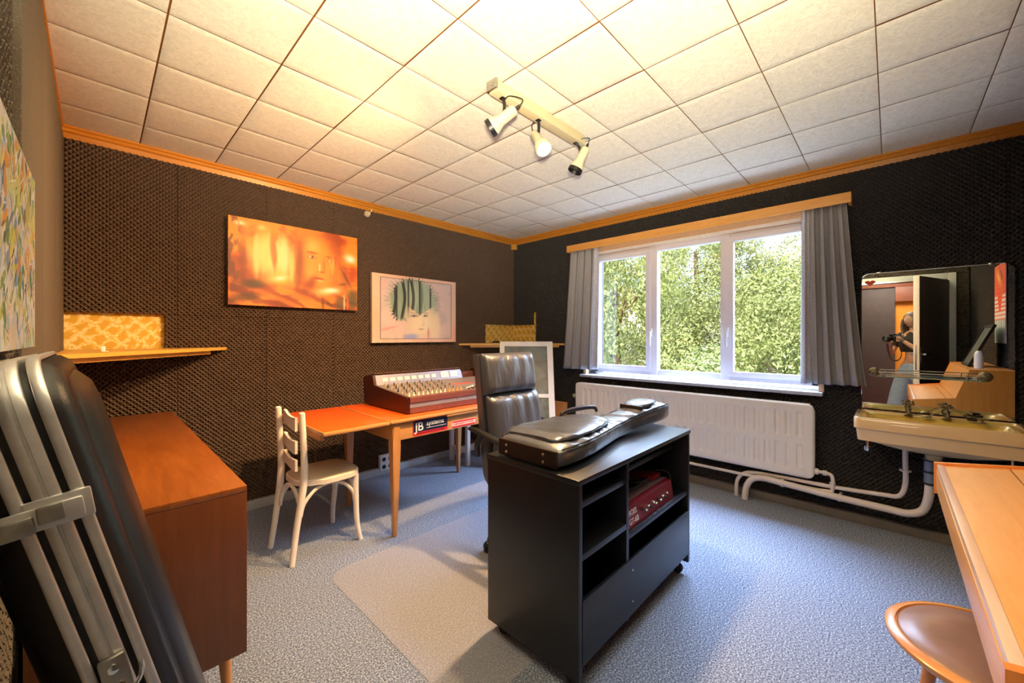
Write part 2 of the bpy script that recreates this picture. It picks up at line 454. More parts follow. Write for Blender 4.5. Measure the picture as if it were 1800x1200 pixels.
holesW = [(OY0-.02, OY1+.02, OZ0-.03, 2.30), (3.19, 3.65, 1.235, 1.475), (3.19, 3.245, 1.40, 1.63)]
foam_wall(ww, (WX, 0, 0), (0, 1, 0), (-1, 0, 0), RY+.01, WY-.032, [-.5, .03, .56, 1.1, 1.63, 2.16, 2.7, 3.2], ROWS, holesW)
foam_wall(wl, (LX, 0, 0), (0, 1, 0), (1, 0, 0), DY1+.07, 1.62, [.9], ROWS, [], 'foam_old')
foam_wall(wl, (LX, 0, 0), (0, 1, 0), (1, 0, 0), DY0-.075, DY1+.068, [], [(DZ+.078, 2.508)], [], 'foam_old')
foam_wall(wl, (LX, 0, 0), (0, 1, 0), (1, 0, 0), RY+.06, DY0-.077, [], ROWS, [], 'foam_old')
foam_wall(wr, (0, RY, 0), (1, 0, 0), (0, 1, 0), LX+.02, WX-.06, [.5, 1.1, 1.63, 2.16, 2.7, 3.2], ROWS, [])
# the left wall's sheets beyond the painting are glued on back to front: flat with a crumbly skin
for y0, y1 in ((1.63, 2.22), (2.225, 2.90), (2.905, 3.565)):
    for z0, z1 in ((.064, 1.20), (1.205, 2.508)):
        o = B().box((LX, y0, z0), (LX+.058+random.uniform(0, .006), y1-.003, z1-.003), .004).done('foam_sheet', 'foam_old', wl); o['kind'] = 'structure'
# bare wallpaper left showing behind the corner shelves
for nm, par, a, c in (('wallpaper', wb, (LX, WY-.004, 1.22), (.33, WY-.001, 1.49)), ('wallpaper', wb, (3.23, WY-.004, 1.22), (WX-.002, WY-.001, 1.49)),
                  ('wallpaper', ww, (WX-.004, 3.17, 1.22), (WX-.001, WY-.005, 1.66))):
    o = B().box(a, c).done(nm, 'wallpaper', par, 0); o['kind'] = 'structure'

# ------------------------------------------------------------------ window
win = B()
FX0, FX1 = 3.90, 3.965
def bar(bb, y0, z0, y1, z1, x0=FX0, x1=FX1, bev=.006): bb.box((x0, y0, z0), (x1, y1, z1), bev)
bar(win, OY0+.01, .93, OY1-.01, .985); bar(win, OY0+.01, 2.185, OY1-.01, OZ1-.005)
bar(win, OY0+.01, .93, OY0+.06, 2.26); bar(win, OY1-.06, .93, OY1-.01, 2.26)
bar(win, 1.035, .93, 1.115, 2.26, FX0-.01); bar(win, 1.70, .93, 1.78, 2.26, FX0-.01)
wo = struct(win.done('window_1', 'frame_white'))
def sash(y0, y1, z0, z1, t, name='sash', x0=FX0-.025, x1=FX0+.03):
    s = B(); bar(s, y0, z0, y1, z0+t, x0, x1); bar(s, y0, z1-t, y1, z1, x0, x1); bar(s, y0, z0+t*.9, y0+t, z1-t*.9, x0, x1); bar(s, y1-t, z0+t*.9, y1, z1-t*.9, x0, x1)
    o = s.done(name, 'frame_white', wo); o['kind'] = 'structure'
    g = B().box((x0+.022, y0+t-.005, z0+t-.005), (x0+.028, y1-t+.005, z1-t+.005)).done('pane', 'window_glass', o, 0); g['kind'] = 'structure'
sash(1.765, 2.405, .965, 2.205, .05); sash(.44, 1.05, .965, 2.205, .045)
g = B().box((FX0+.03, 1.105, .975), (FX0+.036, 1.705, 2.20)).done('pane', 'window_glass', wo, 0); g['kind'] = 'structure'
for y in (1.755, 1.055):
    hb = B().box((FX0-.045, y-.014, 1.32), (FX0-.02, y+.014, 1.40), .005)
    hb.box((FX0-.075, y-.010, 1.23), (FX0-.055, y+.010, 1.375), .006).cyl((FX0-.07, y, 1.36), (FX0-.03, y, 1.36), .009)
    o = hb.done('handle', 'sticker_white', wo); o['kind'] = 'structure'
# wooden reveal lining and sill
lv = B().box((WX-.058, OY0-.035, 2.236), (WX-.040, OY1+.035, 2.33), .002).box((WX-.055, OY0-.035, OZ0), (FX0+.005, OY0, 2.27), .003).box((WX-.055, OY1, OZ0), (FX0+.005, OY1+.035, 2.27), .003).box((WX-.04, OY0, 2.235), (FX0+.005, OY1, 2.268), .003)
struct(lv.done('trim_5', 'reveal_wood'))
struct(B().box((WX-.11, OY0-.03, .878), (FX0+.02, OY1+.05, .905), .006).done('trim_6', 'sill_stone'))
# pelmet
t = thing('curtain_pelmet', 'long orange wooden pelmet board over the window hiding the curtain rail', 'pelmet', (3.7, 1.42, 2.26))
pb = B().box((3.635, .20, 2.262), (3.655, 2.63, 2.335), .003).box((3.655, .20, 2.262), (3.785, .22, 2.335), .003).box((3.655, 2.61, 2.262), (3.785, 2.63, 2.335), .003).box((3.655, .22, 2.315), (3.785, 2.61, 2.335), .002)
pb.done('board', 'pelmet_wood', t); B().box((3.69, .23, 2.285), (3.71, 2.60, 2.30), .003).done('rail', 'white_paint', t)
# curtains
def curtain(yt0, yt1, yb0, yb1, zb0, zb1, folds, label, sheer):
    ph = [random.uniform(-.5, .5) for _ in range(folds+2)]
    def f(u, v, off=0.):
        fr = u*folds; amp = .018+.016*(1-v)
        y0 = yb0+(yt0-yb0)*(v**.8); y1 = yb1+(yt1-yb1)*(v**.8)
        x = 3.70 + off + amp*math.sin(2*PI*fr + ph[int(fr)]*.6*(1-v)) + .006*math.sin(5.3*fr+3*v)
        y = y0+(y1-y0)*u + .008*math.sin(4*PI*fr+1)*(1-v*.5)
        zb = zb0+(zb1-zb0)*u
        return (x, y, zb+(2.285-zb)*v)
    t = thing('curtain', label, 'curtain', (3.70, (yt0+yt1)/2, 2.28), 'grey curtains at the window')
    lo, hi = (0, 1)
    sp = .86 if sheer > 0 else .14
    def part(a, c, nm, m):
        bb = B(); n = int(folds*22*(c-a))+2
        g1 = lambda u, v: f(a+(c-a)*u, v)
        bb.grid(g1, n, 26); o = bb.done(nm, m, t, 180)
        md = o.modifiers.new('thick', 'SOLIDIFY'); md.thickness = .003
        return o
    if sheer > 0: part(0, sp, 'drape', 'curtain_cloth'); part(sp, 1, 'lining', 'sheer_cloth')
    else: part(sp, 1, 'drape', 'curtain_cloth'); part(0, sp, 'lining', 'sheer_cloth')
curtain(2.25, 2.61, 2.27, 2.73, .965, .955, 4, 'narrow grey curtain on the left side of the window', -1)
curtain(.225, .485, .115, .49, .975, .965, 5, 'wider grey curtain on the right side of the window beside the mirror', 1)

# ------------------------------------------------------------------ radiator
t = thing('radiator', 'long cream panel radiator on the wall under the window', 'radiator', (3.68, 1.465, .26))
RY0, RY1, RZ0, RZ1 = .407, 2.524, .262, .820
def rad(u, v):
    y = RY0+(RY1-RY0)*u; z = RZ0+(RZ1-RZ0)*v
    r = .05; ey = min(y-RY0, RY1-y); ez = min(z-RZ0, RZ1-z); x = 3.645
    if ey < r and ez < r:
        k = math.hypot(r-ey, r-ez)
        if k > r:
            dy = (r-ey)*(r/k); dz = (r-ez)*(r/k)
            y = RY0+r-dy if y-RY0 < r else RY1-r+dy; z = RZ0+r-dz if z-RZ0 < r else RZ1-r+dz
            ey = ez = 0
    e = min(ey, ez)
    if e < .012: x += .012-e
    zl = z-RZ0
    band = 0
    for c0, c1 in ((.06, .255), (.30, .50)):
        if c0 < zl < c1 and .0706 < y-RY0 < 2.047:
            q = min(zl-c0, c1-zl)/.02; band = max(band, min(1, q))
    ph = ((y-RY0-.0706) % .070567)/.070567
    fl = 1 if ph < .42 else 0
    sm = min(1, max(0, math.sin(ph*2*PI)*2.2+.4))
    x += band*.009*sm
    return (x, y, z)
bb = B().grid(rad, 420, 78); o = bb.done('front_panel', 'radiator_paint', t, 60)
B().box((3.662, RY0+.01, RZ0+.03), (3.668, RY1-.01, RZ1-.03)).box((3.655, RY0+.03, RZ1-.012), (3.73, RY1-.03, RZ1-.004), .003).box((3.725, RY0+.02, RZ0+.02), (3.732, RY1-.02, RZ1-.02)).box((3.655, RY0+.02, RZ0+.01), (3.73, RY1-.02, RZ0+.02), .002).box((3.656, RY0+.002, RZ0+.055), (3.73, RY0+.02, RZ1-.055), .003).box((3.656, RY1-.02, RZ0+.055), (3.73, RY1-.002, RZ1-.055), .003).done('casing', 'radiator_paint', t)
for z in (.775, .305): B().cyl((3.64, .48, z), (3.652, .48, z), .022).done('boss', 'radiator_paint', t)
B().cyl((3.69, 2.52, .66), (3.69, 2.575, .66), .012).lathe((3.69, 2.555, .66), [(.001, -.018), (.02, -.018), (.024, 0), (.02, .018), (.001, .018)], 16, (0, 1, 0)).done('valve_knob', 'bakelite_cream', t)
# pipes
t = thing('radiator_pipe', 'thin pale pipe leaving the radiator foot and running left below it', 'pipe', (3.66, .33, .2))
B().tube([(3.67, .405, .325), (3.67, .33, .325), (3.67, .305, .30), (3.67, .305, .22), (3.67, .34, .195), (3.67, .6, .190), (3.67, 1.5, .188), (3.67, 2.62, .19), (3.67, 2.66, .16), (3.67, 2.665, .0)], .0125, 12, 4).done('pipe', 'pipe_paint', t)
for p0, p1, r_ in (((3.67, .405, .325), (3.67, .385, .325), .022), ((3.67, .36, .325), (3.67, .335, .325), .019), ((3.67, .305, .255), (3.67, .305, .265), .018)): B().cyl(p0, p1, r_).done('coupling', 'pipe_paint', t)
t = thing('drain_pipe', 'thick pale waste pipe bending from the washbasin along the wall into the floor', 'pipe', (3.62, .9, 0))
B().tube([(3.60, -.176, .40), (3.61, -.17, .30), (3.625, -.145, .215), (3.63, -.08, .175), (3.64, .02, .172), (3.64, .3, .178), (3.64, .62, .195), (3.64, .72, .20), (3.64, .80, .18), (3.64, .845, .11), (3.64, .86, .0)], .0235, 14, 5).done('pipe', 'pipe_paint', t)
B().cyl((3.64, .595, .194), (3.64, .615, .195), .03).done('collar', 'pipe_paint', t)
B().cyl((3.64, .255, .177), (3.64, .27, .178), .029).box((3.64, .255, .17), (3.77, .27, .185)).done('clamp', 'pipe_paint', t)
B().cyl((3.60, -.176, .395), (3.585, -.176, .565), .027).done('trap', 'pvc_blue', t, label='blue grey plastic trap')
for x, z in ((3.60, .395), (3.593, .47), (3.586, .545)): B().cyl((x, -.176, z), (x, -.176, z+.012), .031).done('trap_ring', 'black_rubber', t)
t = thing('supply_pipe', 'slim pale water pipe curving down from the washbasin and left along the wall', 'pipe', (3.66, .93, 0))
B().tube([(3.63, -.068, .66), (3.63, -.068, .50), (3.63, -.068, .36), (3.64, -.04, .275), (3.66, .04, .255), (3.68, .3, .232), (3.69, .6, .225), (3.69, .80, .215), (3.685, .88, .19), (3.68, .925, .12), (3.68, .93, .0)], .0145, 12, 5).done('pipe', 'pipe_paint', t)
B().cyl((3.63, -.068, .446), (3.63, -.068, .454), .03).box((3.63, -.073, .446), (3.77, -.063, .454)).done('clamp', 'pipe_paint', t)

# ------------------------------------------------------------------ washbasin
t = thing('washbasin', 'wide old cream and yellow washbasin below the mirror', 'washbasin', (3.53, -.19, .6))
SC = (3.53, -.192)
hx, hy = .205, .365
R = lambda z, a, c, r, dx=0: rr(SC[0]+dx, SC[1], z, a, c, r)
bb = B(); bb.rings([R(.665, hx-.02, hy-.018, .03), R(.735, hx-.012, hy-.010, .035), R(.742, hx, hy, .04), R(.805, hx, hy, .04), R(.812, hx-.006, hy-.006, .038), R(.812, hx-.020, hy-.030, .035), R(.806, hx-.024, hy-.034, .035)], cap0=False, cap1=False)
bb.done('rim', 'sink_ceramic', t, 50)
bb = B(); bb.rings([R(.806, hx-.024, hy-.034, .035), R(.800, hx-.035, hy-.05, .03), R(.797, .150, .30, .05, -.02), R(.775, .137, .285, .06, -.025), R(.70, .115, .24, .08, -.03), R(.66, .08, .16, .07, -.03), R(.65, .02, .02, .018, -.03)], cap0=False)
bb.done('bowl', 'sink_inside', t, 60)
bb = B(); bb.rings([R(.67, hx-.022, hy-.02, .03), R(.655, .17, .30, .08), R(.63, .14, .22, .09), R(.61, .09, .10, .08), R(.60, .045, .045, .04, .03), R(.556, .036, .036, .034, .05), R(.553, .02, .02, .018, .05)], cap0=False, cap1=True)
bb.done('underside', 'sink_ceramic', t, 60)
B().box((3.395, -.245, .772), (3.400, -.185, .781), .002, Matrix.Rotation(.0, 3, 'Y')).done('overflow', 'black_rubber', t)
B().box((3.35, .10, .665), (3.41, .115, .60), .004).cyl((3.38, .108, .60), (3.38, .108, .625), .016).done('bracket', 'chrome', t)
B().box((3.45, -.49, .665), (3.52, -.475, .59), .004).cyl((3.485, -.482, .575), (3.485, -.482, .60), .014).done('bracket', 'chrome', t)
def tap(y, label):
    t = thing('tap', label, 'tap', (3.66, y, .80), 'old taps on the washbasin')
    B().lathe((3.665, y, .803), [(.022, 0), (.022, .006), (.012, .014), (.014, .035), (.018, .045), (.010, .058)], 16).tube([(3.665, y, .835), (3.63, y, .848), (3.605, y, .838), (3.60, y, .822)], [.011, .010, .009, .008], 10, 4).done('spout', 'old_brass', t)
    q = B().cyl((3.665, y, .858), (3.665, y, .878), .008)
    for k in range(4):
        a = k*PI/2+.4; q.cyl((3.665, y, .876), (3.665+.024*math.cos(a), y+.024*math.sin(a), .880), .006, .0045, 8).sph((3.665+.025*math.cos(a), y+.025*math.sin(a), .880), .007, 8)
    q.sph((3.665, y, .884), .011, 10).done('handle', 'old_brass', t)
tap(-.083, 'tarnished cross-handled tap on the left of the washbasin'); tap(-.252, 'tarnished cross-handled tap on the right of the washbasin, chains draped over it')
t = thing('basin_plug', 'dark sink plug with chain lying on the back rim of the washbasin', 'plug', (3.66, -.36, .80))
B().lathe((3.655, -.355, .812), [(.001, 0), (.02, 0), (.023, .012), (.001, .02)], 14).lathe((3.68, -.385, .826), [(.001, 0), (.016, 0), (.016, .018), (.001, .02)], 12).done('stopper', 'black_rubber', t)
B().tube([(3.655, -.355, .834), (3.66, -.33, .838), (3.665, -.29, .862), (3.665, -.265, .875)], .0022, 6, 5).tube([(3.665, -.245, .875), (3.655, -.21, .845), (3.64, -.175, .815)], .002, 6, 5).done('chain', 'old_brass', t)
tag(B().lathe((3.63, -.165, .8095), [(.001, 0), (.022, 0), (.024, .004), (.012, .010), (.001, .010)], 14).done('sink_strainer', 'old_brass'), 'small tarnished round strainer lying between the two taps', 'strainer')
t = thing('soap_dish', 'small tarnished dish on a foot at the right of the washbasin', 'soap dish', (3.60, -.385, .805))
B().lathe((3.60, -.39, .808), [(.018, 0), (.02, .003), (.006, .008), (.006, .018), (.026, .026), (.028, .030), (.001, .026)], 16).done('dish', 'old_brass', t)

# ------------------------------------------------------------------ mirror + glass shelf
t = thing('wall_mirror', 'large frameless wall mirror with rounded top corners above the washbasin', 'mirror', (3.735, -.19, .84))
P = [(y, max(z, .8165)) for y, z in rr(-.19, 1.26, 0, .343, .502, .045, 8, 'yz')]
bb = B().rings([[Vector((3.742, y, z)) for y, z in P], [Vector((3.735, y, z)) for y, z in P], [Vector((3.7315, -.19+(y+.19)*.985, 1.29+(z-1.29)*.988)) for y, z in P]]); bb.done('glass', 'mirror', t, 10)
for y in (-.44, .06): B().box((3.728, y-.012, 1.752), (3.745, y+.012, 1.766), .002).done('clip', 'chrome', t)
t = thing('glass_shelf', 'narrow glass shelf with a thin rail held by round dark rosettes across the mirror', 'shelf', (3.66, -.18, 1.06))
B().box((3.60, -.405, 1.052), (3.715, .075, 1.060), .002).done('shelf', 'glass_shelf', t)
B().tube([(3.715, .06, 1.085), (3.60, .06, 1.085), (3.60, -.40, 1.085), (3.715, -.40, 1.085)], .0035, 8).cyl((3.60, .03, 1.05), (3.60, .03, 1.085), .003).cyl((3.60, -.33, 1.05), (3.60, -.33, 1.085), .003).cyl((3.60, -.37, 1.045), (3.60, -.37, 1.075), .003).done('rail', 'dull_steel', t)
for y in (.085, -.415):
    B().lathe((3.728, y, 1.075), [(.001, 0), (.030, 0), (.031, .006), (.022, .010), (.02, .016), (.001, .018)], 20, (-1, 0, 0)).cyl((3.728, y, 1.065), (3.66, y*.98, 1.060), .007).done('rosette', 'old_brass', t)
pts = []
for k in range(40):
    a = 2*PI*k/40; hxx = 16*math.sin(a)**3; hz = 13*math.cos(a)-5*math.cos(2*a)-2*math.cos(3*a)-math.cos(4*a)
    pts.append((3.7305, .105-hxx*.0017, 1.695+hz*.0013))
tag(B().prism(pts, (-.003, 0, 0)).done('heart_sticker', 'heart_red', smooth=0), 'small red heart sticker in the upper left corner of the mirror', 'sticker')

# ------------------------------------------------------------------ corner shelves
def corner_shelf(label, A, Bp, C, loc, under):
    """A on side wall, Bp on back wall, C corner"""
    t = thing('corner_shelf', label, 'shelf', loc, 'wooden corner shelves')
    tri = [Vector(A), Vector(Bp), Vector(C)]
    B().prism([v+Vector((0, 0, 1.222)) for v in tri], (0, 0, .020)).done('board', 'shelf_wood', t, 20)
    c = sum(tri, Vector())/3
    B().prism([c+(v-c)*.80+Vector((0, 0, 1.196)) for v in tri], (0, 0, .026)).done('moulding', 'shelf_wood', t, 20)
corner_shelf('triangular orange wooden shelf in the left corner behind the guitar case', (LX+.063, 2.58, 0), (.66, WY-.045, 0), (LX+.063, WY-.045, 0), (-.1, 3.5, 1.2), 0)
corner_shelf('triangular orange wooden shelf in the far corner beside the window', (WX-.045, 2.66, 0), (2.84, WY-.045, 0), (WX-.045, WY-.045, 0), (3.7, 3.5, 1.2), 0)
t = thing('shelf_clip', 'tiny white tag standing on the left corner shelf', 'tag', (.02, 3.05, 1.242))
B().box((.012, 3.0, 1.242), (.028, 3.006, 1.27), .002).box((.012, 2.99, 1.242), (.04, 3.03, 1.245), .001).done('plate', 'sticker_white', t)
# odds on the right shelf
t = thing('cable_clamp', 'dark spring clamp lying on the far corner shelf', 'clamp', (3.22, 3.32, 1.242))
q = B()
for k in range(5): q.cyl((3.17+.022*k, 3.34, 1.25), (3.17+.022*k, 3.33, 1.265+.012*(k % 2)), .008, .006, 8)
q.box((3.14, 3.335, 1.248), (3.44, 3.342, 1.256), .002).done('jaw', 'black_plastic', t)
t = thing('tool_handle', 'pale grey hand tool lying on the far corner shelf', 'tool', (3.45, 3.2, 1.242))
B().prism([(3.36, 3.25, 1.243), (3.58, 3.16, 1.243), (3.52, 3.10, 1.243), (3.48, 3.12, 1.275)], (.0, .02, 0)).done('blade', 'grey_paint', t)
tag(B().lathe((3.60, 2.98, 1.242), [(.001, 0), (.008, 0), (.008, .012), (.005, .02), (.001, .022)], 10).done('white_peg', 'sticker_white'), 'tiny white peg on the far corner shelf', 'peg')
tag(B().box((3.69, 3.49, 2.44), (3.75, 3.55, 2.51), .01).done('corner_block', 'shelf_wood'), 'small wooden block under the cove in the far corner', 'block')
# small lamp socket under the cove
t = thing('wall_lampholder', 'small round cream lamp holder on the wall just under the cove', 'lamp holder', (1.72, 3.52, 2.46))
B().lathe((1.735, 3.535, 2.462), [(.001, 0), (.028, 0), (.03, .012), (.024, .03), (.012, .045), (.001, .048)], 16, (0, -1, 0)).done('holder', 'lamp_cream', t)
B().tube([(1.76, 3.53, 2.475), (1.775, 3.525, 2.50), (1.78, 3.53, 2.52)], .003, 6, 3).done('wire', 'sticker_white', t)
# wall outlet
t = thing('wall_outlet', 'white double wall outlet low on the wall under the orange table', 'outlet', (1.93, 3.53, .1))
B().box((1.855, 3.505, .035), (1.995, 3.545, .185), .008).done('plate', 'sticker_white', t)
for x in (1.893, 1.957):
    for z in (.075, .145): B().lathe((x, 3.506, z), [(.020, 0), (.020, .002), (.001, .002)], 16, (0, -1, 0)).done('socket', 'black_plastic', t)

# ------------------------------------------------------------------ paintings
def sm(a, b_, x): t = np.clip((x-a)/(b_-a), 0, 1); return t*t*(3-2*t)
def blob(u, v, cu, cv, su, sv, ang=0, p=1):
    c, s = math.cos(ang), math.sin(ang); a = (u-cu)*c+(v-cv)*s; b2 = -(u-cu)*s+(v-cv)*c
    return np.exp(-((np.abs(a/su))**2+(np.abs(b2/sv))**2)**p)
def fnoise(u, v, fu, fv, seed, octv=4):
    r = np.random.default_rng(seed); out = np.zeros_like(u); amp = 1; tot = 0
    for o in range(octv):
        g = r.random((int(fv*2**o)+3, int(fu*2**o)+3)); x = u*fu*2**o; y = v*fv*2**o
        xi = np.clip(np.floor(x).astype(int), 0, g.shape[1]-2); yi = np.clip(np.floor(y).astype(int), 0, g.shape[0]-2); xf = x-xi; yf = y-yi
        xf = xf*xf*(3-2*xf); yf = yf*yf*(3-2*yf)
        out += amp*((g[yi, xi]*(1-xf)+g[yi, xi+1]*xf)*(1-yf)+(g[yi+1, xi]*(1-xf)+g[yi+1, xi+1]*xf)*yf); tot += amp; amp *= .55
    return out/tot
def canvas(root, org, uvec, vvec, n, thick, fn, nu, nv, side='white_paint', name='canvas'):
    """painted sheet: colours live in a colour attribute"""
    org, uvec, vvec, n = map(Vector, (org, uvec, vvec, n))
    us, vs = np.meshgrid(np.linspace(0, 1, nu+1), np.linspace(0, 1, nv+1)); C = np.clip(fn(us, vs), 0, 1)
    verts = []; 
    for j in range(nv+1):
        for i in range(nu+1): verts.append(org+uvec*(i/nu)+vvec*(j/nv)+n*thick)
    k = len(verts); faces = [(j*(nu+1)+i, j*(nu+1)+i+1, (j+1)*(nu+1)+i+1, (j+1)*(nu+1)+i) for j in range(nv) for i in range(nu)]
    verts += [org, org+uvec, org+uvec+vvec, org+vvec]
    loop = [0, nu, (nv+1)*(nu+1)-1, nv*(nu+1)]
    for a in range(4):
        c = (a+1) % 4
        faces.append((k+a, k+c, loop[c], loop[a]))
    faces.append((k+3, k+2, k+1, k))
    me = bpy.data.meshes.new(name); me.from_pydata([tuple(v) for v in verts], [], faces)
    at = me.color_attributes.new('col', 'FLOAT_COLOR', 'POINT')
    flat = np.ones((len(verts), 4)); flat[:k, :3] = C.reshape(-1, 3); flat[k:, :3] = C.mean(axis=(0, 1))*.8
    at.data.foreach_set('color', flat.ravel())
    o = link(name, me, 'paint', root, 0)
    return o
def mixc(C, c, k): return C*(1-k[..., None])+np.array(c)*k[..., None]
def paint_fire(u, v):
    n1 = fnoise(u+.08*fnoise(u, v, 3, 3, 5), v, 5, 4, 1); n2 = fnoise(u, v, 14, 3, 2)
    C = np.ones(u.shape+(3,))*np.array((.80, .27, .03))
    C = mixc(C, (.95, .50, .08), sm(.42, .62, n1)); C = mixc(C, (.50, .13, .02), sm(.50, .30, n1)*.75)
    # glowing vertical veils on the left
    veil = sm(.38, .62, fnoise(u, v, 16, 2, 9))*blob(u, v, .30, .60, .17, .26, 0, 2)
    C = mixc(C, (1, .86, .45), veil*1.0)
    C = mixc(C, (1, .83, .45), blob(u, v, .185, .57, .022, .24, 0, 2)*.9); C = mixc(C, (1, .80, .38), blob(u, v, .255, .62, .018, .22, -.1, 2)*.8)
    C = mixc(C, (1, .88, .55), blob(u, v, .38, .60, .035, .24, 0, 2)*.9); C = mixc(C, (1, .84, .45), blob(u, v, .44, .52, .022, .22, 0, 2)*.8)
    C = mixc(C, (.62, .20, .03), blob(u, v, .305, .66, .025, .2, .05, 2)*.7)
    C = mixc(C, (1, .9, .7), blob(u, v, .075, .93, .035, .025)); C = mixc(C, (1, .8, .45), blob(u, v, .22, .92, .03, .03)*.8)
    # trees at the left edge
    tr = sm(.50, .66, fnoise(u, v, 22, 7, 21))*sm(.16, .0, u); C = mixc(C, (.28, .10, .04), tr*.8)
    C = mixc(C, (.45, .12, .02), blob(u, v, .095, .45, .025, .3, 0, 2)*.7)
    # hair
    hair = blob(u, v, .66, .62, .19, .46, .12, 2); C = mixc(C, (.80, .33, .06), hair*.9)
    C = mixc(C, (.48, .19, .06), blob(u, v, .50, .50, .03, .36, -.05, 2)*.8); C = mixc(C, (.55, .24, .07), blob(u, v, .87, .45, .03, .34, .1, 2)*.55)
    # face
    fa = blob(u, v, .665, .57, .125, .36, .06, 3); C = mixc(C, (.95, .52, .13), fa)
    C = mixc(C, (1, .66, .24), blob(u, v, .60, .78, .07, .13)*.9); C = mixc(C, (.98, .62, .2), blob(u, v, .58, .45, .05, .13)*.6)
    C = mixc(C, (.80, .36, .08), blob(u, v, .80, .55, .05, .3, 0, 2)*.5)
    for eu, ev in ((.600, .655), (.762, .625)):
        C = mixc(C, (.62, .25, .06), blob(u, v, eu, ev+.055, .05, .02, -.05, 2)*.8); C = mixc(C, (.52, .22, .07), blob(u, v, eu, ev, .038, .022, -.1, 2)*.85)
        C = mixc(C, (1, .88, .6), blob(u, v, eu-.015, ev+.002, .010, .012)); C = mixc(C, (1, .8, .5), blob(u, v, eu+.018, ev-.004, .007, .01)*.8)
        C = mixc(C, (.25, .10, .04), blob(u, v, eu+.003, ev, .008, .014)*.8)
    C = mixc(C, (.62, .28, .07), blob(u, v, .70, .56, .012, .10, 0, 2)*.55); C = mixc(C, (1, .85, .6), blob(u, v, .662, .53, .007, .06, 0, 2)*.8)
    C = mixc(C, (.55, .20, .06), blob(u, v, .682, .475, .022, .010)*.9)
    C = mixc(C, (.74, .25, .08), blob(u, v, .655, .385, .045, .022, -.1, 2)*.85); C = mixc(C, (1, .8, .55), blob(u, v, .66, .362, .03, .009, -.1)*.9); C = mixc(C, (.45, .14, .05), blob(u, v, .65, .39, .042, .005, -.1)*.8)
    C = mixc(C, (.52, .17, .04), blob(u, v, .57, .27, .045, .16, -.35, 2)*.85)
    # drips over the right eye
    C = mixc(C, (1, .70, .25), sm(.5, .7, fnoise(u, v, 60, 3, 31))*blob(u, v, .80, .55, .06, .16, 0, 2)*.7)
    # drapery
    dr = sm(.34, .10, v)*.9; folds = np.sin(26*(u*.9+v*1.6)+6*n1)
    C = mixc(C, (.93, .42, .07), dr*sm(-.2, .8, folds)*.8); C = mixc(C, (.42, .11, .03), dr*sm(.1, -.9, folds)*.75)
    C = mixc(C, (.16, .085, .05), blob(u, v, .165, .25, .085, .055, .1, 2)*.85); C = mixc(C, (.20, .10, .06), blob(u, v, .12, .10, .11, .05, .35, 2)*.7)
    C = mixc(C, (1, .78, .30), blob(u, v, .33, .34, .10, .06, .45, 1)*.9); C = mixc(C, (1, .92, .75), blob(u, v, .355, .345, .045, .025, .45))
    C = mixc(C, (1, .86, .55), blob(u, v, .74, .235, .11, .045, .25)); C = mixc(C, (1, .97, .88), blob(u, v, .765, .25, .05, .025, .1))
    C = mixc(C, (1, .9, .65), blob(u, v, .93, .70, .05, .06, .5)); C = mixc(C, (1, .98, .93), blob(u, v, .935, .69, .03, .035, .6))
    C = mixc(C, (.36, .15, .12), blob(u, v, .90, .42, .018, .12, .35, 2)*.75); C = mixc(C, (.30, .14, .10), blob(u, v, .86, .34, .04, .02, .3, 2)*.6)
    C = mixc(C, (.24, .21, .12), blob(u, v, .955, .14, .06, .15, 0, 2)*.85); C = mixc(C, (.30, .22, .12), blob(u, v, .84, .08, .05, .10, 0, 2)*.8)
    C = mixc(C, (.85, .82, .66), blob(u, v, .878, .08, .007, .12, 0, 2)*.9); C = mixc(C, (.86, .30, .10), blob(u, v, .91, .07, .012, .10, 0, 2)*.8)
    C = mixc(C, (.28, .12, .06), blob(u, v, .69, .07, .012, .08, 0, 2)*.7); C = mixc(C, (.26, .12, .06), blob(u, v, .75, .06, .02, .05, .8, 2)*.7)
    return (C**1.75)*.78
